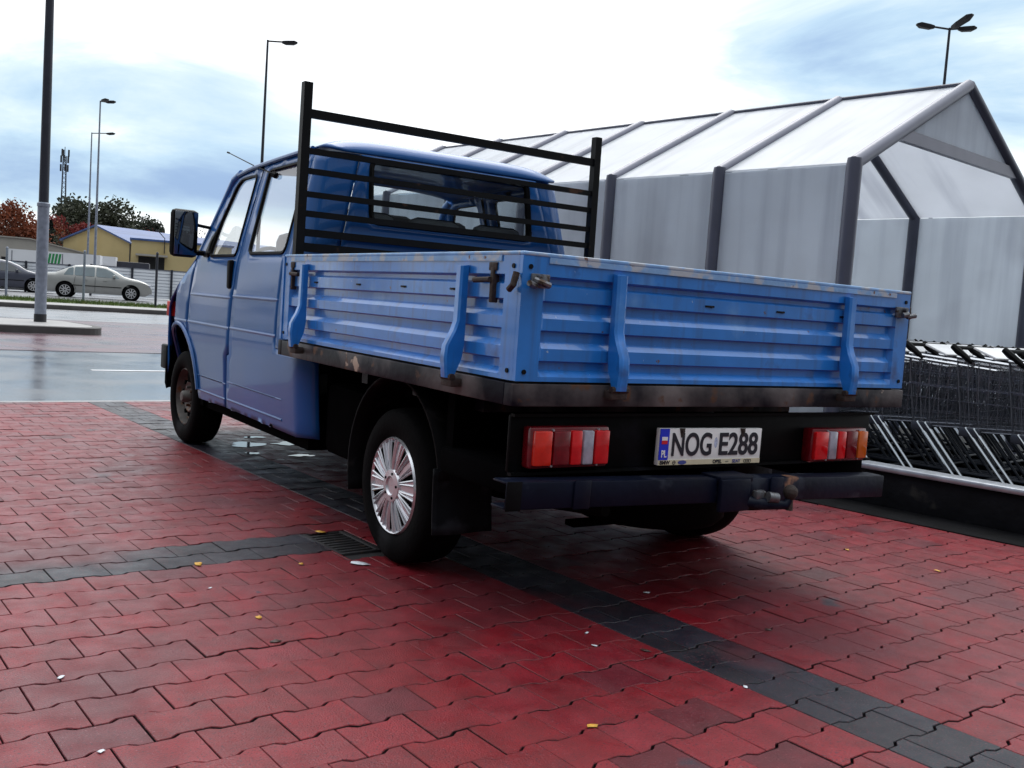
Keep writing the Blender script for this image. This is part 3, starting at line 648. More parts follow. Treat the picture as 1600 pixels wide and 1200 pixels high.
def hubslots(rr, n=10):
    mb = MB()
    for k in range(n):
        for off, wd, r0, r1 in ((0, .075, .085, rr-.022),):
            t = 2*pi*k/n+off; q = []
            for rad, sg_ in ((r0, -1), (r0, 1), (r1, 1), (r1, -1)):
                a_ = t+sg_*wd*(rad/rr)**.5; q.append(V((-.0170 if rad < .12 else -.0150, rad*cos(a_), rad*sin(a_))))
            mb.poly(q)
    for k in range(5):
        t = 2*pi*k/5+.3; c_ = V((-.0255, .052*cos(t), .052*sin(t))); mb.lathe([(-.002, .001), (-.002, .006), (.002, .006)], cen=c_, seg=8)
    return mb
def steelrim(rr):
    mb = MB(); mb.lathe([(-.07, rr+.004), (-.075, rr-.006), (-.02, rr-.02), (.0, rr-.05), (-.035, rr-.075), (-.045, .10), (-.03, .07), (-.03, .001)], seg=44, cap=False)
    mb.lathe([(-.03, .045), (-.085, .040), (-.095, .030), (-.095, .001)], seg=20)
    for k in range(5):
        t = 2*pi*k/5; mb.lathe([(-.03, .011), (-.055, .010), (-.055, .001)], cen=(0, .066*cos(t), .066*sin(t)), seg=8)
    return mb
def holes(rr, n=10):
    mb = MB()
    for k in range(n):
        t = 2*pi*k/n+.2; mb.lathe([(-.048, .001), (-.048, .016), (-.02, .016)], cen=(0, (rr-.073)*cos(t), (rr-.073)*sin(t)), seg=10)
    return mb
for sg in (1, -1):
    wl = obj('rear_wheel', wheel(.322, .205, .196), 'rubber', van, 50, loc=(-sg*.785, 1.02, .322), rot=(0, 0, 0 if sg > 0 else pi))
    obj('hubcap', hubcap(.202), 'silver', wl, 40, loc=(-.082, 0, 0), rot=(.25, 0, 0)); so2 = obj('hubcap_opening', hubslots(.202), 'underbody', wl, 0, loc=(-.0825, 0, 0), rot=(.25, 0, 0))
    mb = MB(); mb.lathe([(-.05, .196), (-.045, .001)], seg=40); obj('wheel_disc', mb, 'underbody', wl)
    wl = obj('front_wheel', wheel(.318, .205, .196), 'rubber', van, 50, loc=(-sg*.775, 4.30, .318), rot=(0, 0, (0 if sg > 0 else pi)+.03))
    rm = obj('wheel_rim', steelrim(.196), 'steel_rim', wl, 40, loc=(-.01, 0, 0)); obj('rim_hole', holes(.196), 'underbody', rm)
    # front wheelhouse
    mb = MB(); mb.grid(lambda u, v: V((-sg*(.60+.26*v), 4.3+.46*cos(pi*u*1.06-.06), .36+.46*sin(pi*u*1.06-.06))), 24, 3); mb.poly([V((-sg*.60, 4.3+.46*cos(t), .36+.46*sin(t))) for t in np.linspace(0, pi, 20)]); obj('front_wheelhouse', mb, 'underbody', van)
    # rear arch liner and mud flap
    mb = MB(); mb.grid(lambda u, v: V((-sg*(.64+.27*v), 1.02+(.40+.02*v)*cos(R(-168+205*u)+pi*0+pi), .34+(.40+.02*v)*sin(pi-(R(18)+R(0))-R(180-18)*u) if False else .36+(.41+.02*v)*sin(R(188-196*u)))) if False else V((-sg*(.64+.26*v), 1.02+.42*cos(R(172-190*u)), .36+.42*sin(R(172-190*u)))), 30, 4)
    fl = obj('wheel_arch', mb, 'liner', van, 60, solid=.012)
    mb = MB(); mb.grid(lambda u, v: V((-sg*(.66+.26*u), .595+.02*v+.008*sin(7*u+2*v), .215+.25*v)), 12, 8); mf = obj('mud_flap', mb, 'flap', van, 60, solid=.010)
    mb = MB(); mb.tube([V((-sg*(.775+.008*sin(20*t)), .590+.012*t, .235+.20*t)) for t in np.linspace(0, 1, 8)], [.001, .003, .004, .003, .004, .005, .004, .003], 5); obj('flap_crease', mb, 'underbody', mf)
    mb = MB(); mb.box((-.92 if sg > 0 else .60, .10, .46), (-.60 if sg > 0 else .92, .58, .56), .02); mb.box((-.90 if sg > 0 else .52, .52, .46), (-.52 if sg > 0 else .90, .57, .76)); obj('bracket_blocker', mb, 'underbody', van)  # unseen bracket boxes, added to block light beside the rear wheels
# rear lights on a black panel
mb = MB(); mb.box((-.945, .075, .548), (.90, .095, .742), .008); mb.box((-.945, .055, .735), (.90, .078, .745)); mb.box((-.945, .055, .54), (.90, .078, .55)); obj('light_panel', mb, 'black', van)
def taillight(x0, x1, z0, z1, segs, nm='tail_light'):
    mb = MB(); mb.box((x0, .022, z0), (x1, .074, z1), .010); tl = obj(nm, mb, 'lead_red', van)
    for a_, b_, m_, n_ in segs:
        mb = MB(); mb.box((x0+(x1-x0)*a_+.002, .006, z0+.012), (x0+(x1-x0)*b_-.002, .03, z1-.012), .006); obj(n_, mb, m_, tl)
    for fx in (.26, .84):
        for z_ in (z0+.010, z1-.010): obj('screw', MB().tube([(x0+(x1-x0)*fx, .023, z_), (x0+(x1-x0)*fx, .015, z_)], .004, 8), 'galv', tl)
taillight(-.898, -.572, .566, .706, ((.02, .245, 'lens_orange', 'indicator_lens'), (.25, .47, 'lead_red', 'reflector'), (.475, .625, 'lens_red', 'brake_lens'), (.63, .775, 'lens_clear', 'reversing_lens'), (.785, .98, 'lens_red', 'tail_lens')))
taillight(.472, .815, .548, .686, ((.02, .26, 'lens_red', 'tail_lens'), (.27, .42, 'lens_clear', 'reversing_lens'), (.43, .58, 'lens_red', 'brake_lens'), (.585, .79, 'lead_red', 'reflector'), (.80, .98, 'lens_amber', 'indicator_lens')))
# number plate
PX0, PX1, PZ0, PZ1 = -.340, .180, .577, .688
mb = MB(); mb.box((PX0-.002, .030, PZ0-.020), (PX1+.002, .05, PZ1+.003), .003); npl = obj('number_plate', mb, 'white', van, rot=(0, R(.6), 0))
mb = MB(); mb.box((PX0-.001, .0275, PZ0), (PX0+.043, .0298, PZ1+.002)); obj('country_band', mb, 'plate_blue', npl, smooth=0)
mb = MB(); mb.box((PX0+.008, .0262, .648), (PX0+.035, .0276, .661)); obj('flag_white', mb, 'white', npl, smooth=0)
mb = MB(); mb.box((PX0+.008, .0262, .635), (PX0+.035, .0276, .6475)); obj('flag_red', mb, 'flag_red', npl, smooth=0)
text('country_code', 'PL', 'white', .036, .72, (PX0+.0215, .0268, .598), npl, bold=.0006)
text('plate_letters', 'NOG', 'ink', .132, .70, (0, .0285, 0), npl, bold=.0024, fit=(PX0+.060, PX0+.257, .590, .676))
text('plate_letters', 'E288', 'ink', .132, .70, (0, .0285, 0), npl, bold=.0024, fit=(PX0+.297, PX0+.502, .590, .676))
mb = MB(); mb.poly([V((PX0+.280+.009*cos(t), .0296, .638+.020*sin(t))) for t in np.linspace(0, 2*pi, 21)[:-1]]); obj('registration_sticker', mb, mat('sticker', (.46, .52, .70), .4, var=.3, vs=150), npl, smooth=0)
mb = MB(); mb.box((PX0, .0278, PZ0-.019), (PX1, .0298, PZ0-.001)); obj('dealer_strip', mb, 'cream', npl, smooth=0)
text('strip_lettering', 'BMW', 'ink', .020, 1.0, (PX0+.030, .0272, PZ0-.0100), npl, bold=.0003)
text('strip_lettering', 'OPEL', 'ink', .018, 1.1, (PX0+.292, .0272, PZ0-.0100), npl, bold=.0003)
text('strip_lettering', 'SEAT', 'ink_blue', .018, 1.1, (PX0+.392, .0272, PZ0-.0100), npl, bold=.0001)
def ring(cx, cz, r, w_, sx=1): return [V((cx+sx*r*cos(t), .0270, cz+r*sin(t))) for t in np.linspace(0, 2*pi, 17)]
mb = MB(); mb.tube(ring(PX0+.075, PZ0-.0100, .0065, 1), .0012, 5, cap=False); mb.tube([(PX0+.069, .027, PZ0-.0100), (PX0+.081, .027, PZ0-.0100)], .001, 5); mb.tube([(PX0+.335, .027, PZ0-.0100), (PX0+.350, .027, PZ0-.0100)], .0012, 5)
for k in range(4): mb.tube(ring(PX0+.438+k*.009, PZ0-.0100, .006, 1), .0009, 5, cap=False)
obj('strip_emblem', mb, 'ink', npl)
mb = MB(); mb.poly([V((PX0+.115+.021*cos(t), .0268, PZ0-.0100+.0075*sin(t))) for t in np.linspace(0, 2*pi, 21)[:-1]]); obj('strip_oval', mb, 'ink_blue', npl, smooth=0)
for fx in (.105, .415):
    mb = MB(); mb.tube([(PX0+fx, .031, PZ1-.006), (PX0+fx, .020, PZ1-.006)], .006, 8); mb.prism([(PX0+fx-.013, PZ1+.0035), (PX0+fx+.013, PZ1+.0035), (PX0+fx+.004, PZ1-.028), (PX0+fx-.003, PZ1-.030)], .0272, .0299, axis=1); obj('plate_screw', mb, 'rust', npl, smooth=0)
# bumper beam and tow bar
mb = MB()
def cbox(x0, x1, y0, y1, z0, z1): mb.box((x0, y0, z0), (x1, y1, z1), .006)
cbox(-.955, .93, -.055, -.045, -.045, .045); cbox(-.955, .93, -.044, .035, .036, .045); cbox(-.955, .93, -.044, .035, -.045, -.036)
for x_ in (-.66, .27): cbox(x_-.035, x_+.035, -.064, -.0555, -.048, .05)
bmp = obj('bumper_beam', mb, 'navy', van, loc=(-.075, .0, .474), rot=(0, R(1.5), 0))
mb = MB(); mb.box((-.957, -.060, -.047), (-.90, -.0555, .047), .002); obj('worn_end', mb, 'liner', bmp)
mb = MB(); mb.box((-.12, -.085, .40), (.03, -.062, .52), .006); mb.box((-.12, -.075, .505), (.05, .03, .53), .006); mb.tube([(.02, -.06, .43), (.09, -.10, .425), (.165, -.135, .425), (.18, -.14, .445)], [.024, .022, .018, .014], 12); obj('tow_bracket', mb, 'navy', van)
mb = MB(); mb.lathe([(-.02, .014), (.02, .012), (.026, .018), (.036, .025), (.050, .0275), (.064, .024), (.074, .012), (.077, .001)], cen=(.182, -.14, .425), axis=2, seg=20); obj('tow_ball', mb, 'rust', van)
mb = MB(); mb.tube([(.09, -.115, .455), (.13, -.125, .45)], .020, 12); mb.box((.05, -.10, .44), (.10, -.07, .475), .008); obj('tow_socket', mb, 'latch', van)

# ------------------------------------------------------------------ trolley bay: shelter, barrier, trolleys
SA = .146; so_ = V((3.15, 2.07, 0)); SP = 1.17; NW = 3.28; HE = 2.27; HR = 3.13; NF = 7
sh_ = thing('trolley_shelter', 'long gabled trolley shelter of cloudy polycarbonate sheets on grey metal frames', 'shelter', so_, SA)
for i in range(NF):
    y_ = i*SP; mb = MB(); mb.tube([(0, y_, 0), (0, y_, HE-.02), (0, y_, HE+.035)], [.055, .056, .05], 12); fr_ = obj('post', mb, 'alu', sh_)
    mb = MB(); mb.tube([(NW, y_, 0), (NW, y_, HE-.02), (NW, y_, HE+.035)], [.055, .056, .05], 12); fq_ = obj('post', mb, 'alu', sh_)
    mb = MB(); mb.tube([(0, y_, HE), (NW/2, y_, HR)], .052, 12); obj('rafter', mb, 'alu_light', fr_)
    mb = MB(); mb.tube([(NW/2, y_, HR), (NW, y_, HE)], .052, 12); obj('rafter', mb, 'alu', fq_)
    if i in (0, NF-1):
        mb = MB(); zt = HE+.30; xt = NW/2*(.30/(HR-HE)); mb.bar((xt, y_, zt), (NW-xt, y_, zt), .05, .09); obj('tie_beam', mb, 'alu_light', fr_)
        mb = MB(); mb.prism([(xt+.06, zt+.045), (NW-xt-.06, zt+.045), (NW/2, HR-.04)], y_-.006, y_+.006, axis=1); obj('gable_panel', mb, 'poly', fr_, smooth=0)
for i in range(NF-1):
    y0, y1 = i*SP+.03, (i+1)*SP-.03
    for nm, x_ in (('wall_panel', 0), ('wall_panel', NW)):
        mb = MB(); mb.box((x_-.005, y0, .12), (x_+.005, y1, HE-.01)); obj(nm, mb, 'poly', sh_, smooth=0)
    for sg in (0, 1):
        a_ = (0, HE+.0) if sg == 0 else (NW, HE+.0); dz = .012
        mb = MB(); mb.prism([(a_[0], a_[1]-dz/2), (NW/2, HR-dz/2), (NW/2, HR+dz/2), (a_[0], a_[1]+dz/2)], y0-.03, y1+.03, axis=1); obj('roof_panel', mb, 'poly_roof', sh_, smooth=0)
mb = MB(); mb.tube([(NW/2, -.02, HR+.02), (NW/2, SP*(NF-1)+.02, HR+.01)], .016, 8)
obj('ridge_beam', mb, 'alu', sh_)
bar_ = thing('barrier', 'low dark concrete barrier with a galvanised top rail along the trolley bay', 'barrier', BO, BA)
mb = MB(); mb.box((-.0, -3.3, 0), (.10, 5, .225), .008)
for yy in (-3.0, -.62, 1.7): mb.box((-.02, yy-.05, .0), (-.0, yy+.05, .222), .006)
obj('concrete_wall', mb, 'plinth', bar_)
mb = MB(); mb.box((-.03, -3.3, .2255), (.13, 5, .262), .012); obj('top_rail', mb, 'galv', bar_)
# one trolley, front towards -y, wheels at z 0
def make_cart():
    t = thing('shopping_trolley', '', 'trolley', (0, 0, 0), 0, 'nested shopping trolleys')
    mb = MB(); r = .0035
    def bk(u, v, w_):   # u across -1..1, v along 0 rear..1 front, w height 0..1
        yy = (.40-.86*v) if w_ > .5 else 0
        top = V((u*(.28-.05*v), .40-.90*v, .96-.07*v)); bot = V((u*(.25-.06*v), .34-.72*v, .47+.05*v)); return bot.lerp(top, w_)
    for u in (-1, 1):
        for k in range(14): mb.tube([bk(u, k/13, 0), bk(u, k/13, 1)], .0026, 4)
        for w_ in (.2, .4, .6, .8): mb.tube([bk(u, 0, w_), bk(u, 1, w_)], .0022 if w_ != .6 else r, 4)
        mb.tube([bk(u, 0, 0), bk(u, 1, 0)], .005, 5)
    for k in range(9):
        u = -1+k/4; mb.tube([bk(u, 1, 0), bk(u, 1, 1)], .0034, 4); mb.tube([bk(u, 0, 0), bk(u, 1, 0)], .0034, 4); mb.tube([bk(u, 0, .1), bk(u, 0, .95)], .0034, 4)
    for k in range(7): mb.tube([bk(-1, k/6, 0), bk(1, k/6, 0)], .0034, 4)
    for w_ in (.25, .5, .75): mb.tube([bk(-1, 1, w_), bk(1, 1, w_)], .0034, 4)
    obj('basket', mb, 'wire', t, smooth=0)
    mb = MB(); mb.tube([bk(-1, 0, 1), bk(-1, 1, 1), bk(1, 1, 1), bk(1, 0, 1)], .009, 6); obj('basket_rim', mb, 'chrome', t)
    mb = MB(); mb.tube([(-.27, .44, 1.02), (.27, .44, 1.02)], .014, 8)
    for u in (-1, 1): mb.tube([(u*.27, .44, 1.03), (u*.275, .40, 1.0), (u*.275, .30, .93)], [.020, .024, .016], 8)
    obj('handle', mb, 'black', t)
    mb = MB(); mb.box((-.20, -.008, -.10), (.20, .008, .07), .006); obj('seat_flap', mb, 'white', t, loc=(0, .27, 1.0), rot=(R(-68), 0, 0))
    for u in (-1, 1):
        mb = MB()
        for d_ in (0, .055): mb.tube([(u*.275, .30-d_, .50), (u*.275, -.02-d_, .13)], .010, 6)
        obj('leg', mb, 'chrome' if u < 0 else 'trolley_grey', t)
    mb = MB()
    for u in (-1, 1): mb.tube([(u*.26, .40, .95), (u*.25, .34, .50)], .007, 6); mb.tube([(u*.27, .36, .13), (u*.27, -.05, .13), (u*.20, -.42, .14)], .011, 6); mb.box((u*.27-.012, .20, .44), (u*.27+.012, .34, .50), .004)
    mb.tube([(-.20, -.42, .14), (.20, -.42, .14)], .011, 6); mb.tube([(-.26, .30, .46), (.26, .30, .46)], .011, 6); obj('chassis', mb, 'trolley_grey', t)
    for ux, yy in ((-.27, .32), (.27, .32), (-.19, -.38), (.19, -.38)):
        mb = MB(); mb.lathe([(-.014, .012), (-.014, .055), (-.008, .062), (.008, .062), (.014, .055), (.014, .012)], cen=(ux, yy, .062), seg=14, closed=True); mb.box((ux-.02, yy-.02, .07), (ux+.02, yy+.02, .125), .004); obj('wheel', mb, 'black', t)
    return t
cart = make_cart(); first = True
sxv = V((-sin(SA), cos(SA), 0)); syv = V((cos(SA), sin(SA), 0))
ordn = ['frontmost', 'second', 'third', 'fourth', 'fifth', 'sixth', 'seventh', 'eighth', 'ninth', 'tenth', 'eleventh', 'twelfth', 'thirteenth', 'fourteenth', 'fifteenth', 'sixteenth', 'seventeenth', 'eighteenth']
for row, (off, nm) in enumerate(((.34, 'row by the barrier'), (.97, 'second row from the barrier'), (1.62, 'third row from the barrier'), (2.28, 'row farthest from the barrier'))):
    for k in range(13 if row == 0 else 12 if row == 1 else 9):
        p = so_+sxv*(-1.9+.33*k+row*.17)+syv*(off+rng.normal(0, .008)); lb = f'wire shopping trolley, {ordn[k]} from the open end of the nested {nm}'
        if first: cart.location = p; cart.rotation_euler = (0, 0, SA); cart['label'] = lb; first = False
        else:
            c_ = dup(cart, p, SA+rng.normal(0, .012), lb)
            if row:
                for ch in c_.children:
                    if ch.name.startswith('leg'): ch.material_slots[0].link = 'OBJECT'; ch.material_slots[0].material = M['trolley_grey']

# ------------------------------------------------------------------ lamp masts
def luminaire(mb, base, d, rise=.12, sc=.68):       # flat road lamp head at the end of an arm, pointing along d
    d = V(d).normalized(); n = V((-d.y, d.x, 0))
    P_ = [(0, .06*sc), (.25*sc, .15*sc), (.75*sc, .19*sc), (.95*sc, .10*sc)]
    for zs, k in ((.0, 1), ):
        a = []; bl = []
        for x_, w_ in P_:
            a.append((base+d*x_+n*w_+V((0, 0, .10-.05*(x_ > .8*sc)))+V((0, 0, x_*rise)), base+d*x_-n*w_+V((0, 0, .10-.05*(x_ > .8*sc)))+V((0, 0, x_*rise)), base+d*x_+n*w_*.8+V((0, 0, x_*rise-(.06 if (.1*sc < x_ < .9*sc) else 0))), base+d*x_-n*w_*.8+V((0, 0, x_*rise-(.06 if (.1*sc < x_ < .9*sc) else 0)))))
        vs = [[mb.bm.verts.new(q) for q in (r_[0], r_[1], r_[3], r_[2])] for r_ in a]
        for i in range(3):
            for k in range(4): mb.bm.faces.new((vs[i][k], vs[i][(k+1) % 4], vs[i+1][(k+1) % 4], vs[i+1][k]))
        mb.bm.faces.new(vs[0]); mb.bm.faces.new(vs[-1][::-1])
def lamp(px, D, H, arms, label, z0=.14, r=.07):
    p = ground(px, D, z0); t = thing('street_lamp', label, 'street lamp', p, 0, 'lamp masts around the car park')
    mb = MB(); mb.tube([(0, 0, 0), (0, 0, H*.45), (0, 0, H)], [r*1.25, r, r*.62], 10); obj('mast', mb, 'mast_dark' if D < 60 and px > 200 else 'post', t)
    for d_, ln, *rs_ in arms:
        d_ = V((*d_, 0)).normalized(); mb = MB(); mb.tube([(0, 0, H-.05), tuple(d_*ln+V((0, 0, H-.02+.03*ln)))], .035, 8); obj('arm', mb, 'lamp_black', t)
        mb = MB(); luminaire(mb, d_*ln+V((0, 0, H-.06)), d_, *rs_); obj('lamp_head', mb, 'lamp_black', t, smooth=0)
    return t
cr_ = (rt.x, rt.y); bk_ = (fw.x, fw.y)
lamp(399, 43, 11.55, [((rt.x*.95+fw.x*.3, rt.y*.95+fw.y*.3), .6)], 'single-arm lamp mast rising behind the truck cab roof')
lamp(146, 62, 11.85, [((rt.x+fw.x*.4, rt.y+fw.y*.4), .25), ((rt.x+fw.x*-.6, rt.y-fw.y*.6), .1)], 'tall twin-headed lamp mast standing in front of the yellow warehouse gable')
lamp(134.5, 75, 11.75, [((rt.x, rt.y), 1.1)], 'thin lamp mast, the shorter of the close pair before the yellow gable')
lamp(1441, 36, 12.05, [((-rt.x, -rt.y), .55), ((rt.x, rt.y), .30), ((-fw.x*.8+rt.x*.6, -fw.y*.8+rt.y*.6), .06, .45, .8)], 'three-headed lamp mast rising behind the trolley shelter roof', 0)
p = at(60, 510, 20.0); t = thing('street_lamp', 'thick galvanised lamp mast on the traffic island, its top out of frame', 'street lamp', (.24, 19.2, .125), 0, 'lamp masts around the car park')
mb = MB(); mb.tube([(0, 0, 0), (0, 0, .16)], .118, 20); obj('base_collar', mb, 'lamp_black', t)
mb = MB(); mb.tube([(0, 0, .161), (0, 0, 2.32)], .110, 20); mb.tube([(0, 0, 2.30), (0, 0, 2.36), (0, 0, 2.38)], [.122, .122, .10], 20); obj('lower_mast', mb, 'post', t)
mb = MB(); mb.tube([(0, 0, 2.37), (0, 0, 4), (0, 0, 8.2), (0, 0, 12)], [.093, .088, .070, .055], 16); obj('upper_mast', mb, 'mast_dark', t)
mb = MB(); mb.tube([(0, 0, 11.95), (.5, -.3, 12)], .035, 8); obj('arm', mb, 'lamp_black', t); mb = MB(); luminaire(mb, V((.5, -.3, 11.95)), (.85, -.5, 0)); obj('lamp_head', mb, 'lamp_black', t, smooth=0)

# ------------------------------------------------------------------ parked cars
def car(name, label, body_m, D, px, py, rz, hatch=False, glass='car_glass_pale'):
    p = ground(px, D, .15); t = thing(name, label, 'car', p, rz, 'cars parked by the white fence')
    TOP = [(-2.28, .62), (-2.27, .80), (-2.22, .95), (-2.0, 1.02), (-1.72, 1.05), (-1.30, 1.25), (-.95, 1.40), (-.5, 1.455), (0, 1.46), (.35, 1.42), (.75, 1.26), (1.12, 1.04), (1.35, .98), (1.7, .92), (2.0, .83), (2.2, .70), (2.28, .52)]
    if hatch: TOP = [(-2.2, .55), (-2.19, .80), (-2.15, .98), (-2.05, 1.10), (-1.85, 1.28), (-1.6, 1.40), (-1.0, 1.47), (-.4, 1.49), (0, 1.48), (.35, 1.43), (.75, 1.27), (1.12, 1.05), (1.35, .99), (1.7, .92), (2.0, .83), (2.2, .70), (2.28, .52)]
    def W(z, x): return float(np.interp(z, [.2, .35, .6, .75, .92, 1.0, 1.46], [.80, .86, .885, .88, .855, .82, .60]))*(1-.16*max(0, (abs(x)-1.5)/.78)**2.2)
    mb = MB(); fr = [0, .12, .3, .5, .68, .84, .94, 1]
    def ring_(x, zt):
        zb = .22 if abs(x) < 2.1 else .34
        L_ = [(-W(zb+(zt-zb)*f, x)*(1 if f < .999 else .93), zb+(zt-zb)*f) for f in fr]
        top = [(L_[-1][0]*k_, zt+.025*(1-k_*k_)) for k_ in (.6, 0, -.6)]
        return [V((x, a, b_)) for a, b_ in L_+top+[(-a, b_) for a, b_ in L_[::-1]]]
    rs = [[mb.bm.verts.new(q) for q in ring_(x, z)] for x, z in TOP]
    for a, b_ in zip(rs, rs[1:]):
        for k in range(len(a)): mb.bm.faces.new((a[k], a[(k+1) % len(a)], b_[(k+1) % len(a)], b_[k]))
    mb.bm.faces.new(rs[0]); mb.bm.faces.new(rs[-1])
    obj('body', mb, body_m, t, 50)
    wins = [[(-1.38, .97), (-.98, .98), (-.98, 1.33), (-1.18, 1.28)] if not hatch else [(-1.8, .98), (-.98, .98), (-.98, 1.39), (-1.45, 1.34)], [(-.93, .98), (-.12, .97), (-.12, 1.385), (-.93, 1.345)], [(-.06, .97), (.92, .94), (.60, 1.22), (.30, 1.35), (-.06, 1.38)]]
    for sg in (-1, 1):
        for wn in wins:
            m2 = MB(); panel(m2, rnd(wn, .06), lambda s, z: V((s, sg*(W(z, s)+.006), z)), step=.12); obj('side_window', m2, glass if sg < 0 else 'car_glass', t, 40)
        m2 = MB(); m2.box((.62, sg*.93-.10, .96), (.74, sg*.93+.10, 1.08), .03); obj('wing_mirror', m2, body_m, t)
        for wx in (-.35, .45):
            m2 = MB(); m2.box((wx-.22, sg*.885-.012, .80), (wx-.06, sg*.885+.012, .83), .005); obj('door_handle', m2, body_m, t)
        m2 = MB(); m2.tube([(-1.2, sg*.890, .55), (1.0, sg*.890, .55)], .02, 6); m2.tube([(-.9, sg*.886, .93), (-.95, sg*.893, .6), (-.85, sg*.88, .35)], .006, 4); m2.tube([(-.09, sg*.868, .93), (-.09, sg*.893, .6), (-.09, sg*.875, .3)], .006, 4); obj('door_trim', m2, 'black', t)
        m2 = MB(); m2.box((-2.27, sg*.72-.10, .74), (-2.02, sg*.72+.10, .95), .04); obj('tail_light', m2, 'lens_red', t)
        m2 = MB(); m2.box((1.98, sg*.66-.13, .62), (2.22, sg*.66+.13, .76), .04); obj('headlight', m2, 'lens_clear', t)
        for wx in (-1.30, 1.40):
            m2 = MB(); m2.lathe([(0, .385), (.012, .385), (.012, .001)], cen=(wx, sg*.872, .33), axis=1, sgn=sg, seg=28); obj('wheel_arch', m2, 'underbody', t)
            m2 = MB(); m2.lathe([(-.10, .20), (-.10, .29), (-.06, .318), (.05, .318), (.085, .295), (.09, .235), (.07, .20)], cen=(wx, sg*.83, .32), axis=1, sgn=sg, seg=30, closed=True); wh = obj('wheel', m2, 'rubber', t)
            m2 = MB(); m2.lathe([(.06, .235), (.085, .225), (.085, .205), (.05, .20)], cen=(wx, sg*.83, .32), axis=1, sgn=sg, seg=30, closed=True)
            for k in range(9):
                a_ = 2*pi*k/9; q = V((wx, sg*.905, .32)); rx = V((cos(a_), 0, sin(a_))); m2.bar(q+rx*.03, q+rx*.21, .045, .02, (0, 1, 0))
            obj('alloy_rim', m2, 'alloy', wh)
    m2 = MB(); g = lambda y, x, z: V((x, y, z))
    m2.grid(lambda u, v: V((.78+.34*(1-v)-.36*v+.01, (2*u-1)*(.70-.13*v), 1.075+.335*v+.035*(1-(2*u-1)**2))), 6, 4); obj('windscreen', m2, 'car_glass', t, 60)
    m2 = MB(); rx0, rz0, rx1, rz1 = (-1.68, 1.075, -1.02, 1.385) if not hatch else (-2.06, 1.10, -1.68, 1.38)
    m2.grid(lambda u, v: V((rx0+(rx1-rx0)*v-.015, (2*u-1)*(.70-.12*v), rz0+(rz1-rz0)*v+.03*(1-(2*u-1)**2)+.008)), 6, 4); obj('rear_window', m2, glass, t, 60)
    return t
car('parked_car', 'silver saloon car parked before the white corrugated fence', 'car_silver', 44.5, 152, 465, -.21)
car('parked_car', 'dark grey hatchback parked behind the silver saloon, half hidden by the thick mast', 'car_dark', 48, 2, 460, -.16, True, 'car_glass')

# ------------------------------------------------------------------ fences, buildings, mast, trees
def fence(x0, x1, y, ztop, label):
    n = int((x1-x0)/2.0); t = thing('corrugated_fence', label, 'fence', (x0, y, .15))
    mb = MB(); pz = [(.0, .0)]; k = 9; hh = ztop-.15
    prof = []
    for i in range(k):
        z0 = .05+(hh-.05)*i/k; z1 = .05+(hh-.05)*(i+1)/k; prof += [(0, z0), (0, z0+(z1-z0)*.62), (.06, z0+(z1-z0)*.68), (.06, z0+(z1-z0)*.94)]
    prof.append((0, hh)); a = [[mb.bm.verts.new((xx, yy, zz)) for yy, zz in prof] for xx in (0, x1-x0)]
    for i in range(len(prof)-1): mb.bm.faces.new((a[0][i], a[0][i+1], a[1][i+1], a[1][i]))
    obj('sheet_panel', mb, 'sheet', t, smooth=0, solid=.01)
    for i in range(n+1):
        mb = MB(); mb.box((i*2.0-.05, -.09, 0), (i*2.0+.05, -.012, hh+.06)); obj('fence_post', mb, 'mast_dark', t, smooth=0)
    mb = MB(); mb.box((0, -.03, hh), (x1-x0, .03, hh+.03)); obj('cap_rail', mb, 'alu', t, smooth=0)
fence(6.9, 60, 51.5, 1.70, 'tall white corrugated metal fence with dark posts behind the silver car')
fence(-14, 6.8, 52.3, 1.62, 'long white corrugated fence section behind the dark hatchback')
for px, D, h, lb in ((9, 37.5, 1.85, 'thin grey post on the verge at the left edge of the photo'), (130, 37.0, 1.9, 'thin grey post in front of the middle of the silver saloon'), (243, 36.5, 2.0, 'thin dark post on the verge next to the truck mirror')):
    b = MB(); b.tube([(0, 0, 0), (0, 0, h)], .045, 8); b.tube([(0, 0, h), (0, 0, h+.05)], [.055, .02], 8); tag(obj('fence_post', b, 'mast_dark' if px > 200 else 'post', loc=ground(px, D, .13)), lb, 'post', 'posts along the verge')
def plan(o, px, py_, D, rz): o.location = ground(px, D, .15); o.rotation_euler = (0, 0, rz)
# yellow warehouse: gable towards us, ridge running away to the right
D0 = 108; g0 = ground(96, D0, .15); rzv = -1.05
Wg = 10.4; EH, AP = 4.75, 6.35; LN = 34
wh = thing('warehouse', 'yellow rendered warehouse with a low gable and blue sheet roof', 'building', g0, rzv)
shx = .86  # the ridge runs back and to the right
mb = MB(); mb.prism([(0, 0), (Wg, 0), (Wg, EH), (Wg/2, AP), (0, EH+.05)], 0, LN, axis=1); obj('wall', mb, 'yellow_wall', wh, smooth=0)
mb = MB()
for s0, s1 in (((-.25, EH-.08), (Wg/2, AP+.04)), ((Wg/2, AP+.04), (Wg+.3, EH-.14))):
    mb.prism([s0, s1, (s1[0], s1[1]+.16), (s0[0], s0[1]+.16)], -.3, LN+.3, axis=1)
obj('roof', mb, 'blue_roof', wh, smooth=0)
mb = MB(); mb.box((Wg+.005, 1.0, 2.9), (Wg+.06, 2.6, 3.9)); obj('window', mb, 'box_white', wh, smooth=0)
mb = MB(); mb.tube([(Wg-.15, -.06, .2), (Wg-.15, -.06, EH-.1)], .06, 6); obj('downpipe', mb, 'mast_dark', wh)
mb = MB(); mb.box((Wg*.62, -.05, 0), (Wg-.1, -.003, 2.3)); obj('dark_opening', mb, 'dark_open', wh, smooth=0)
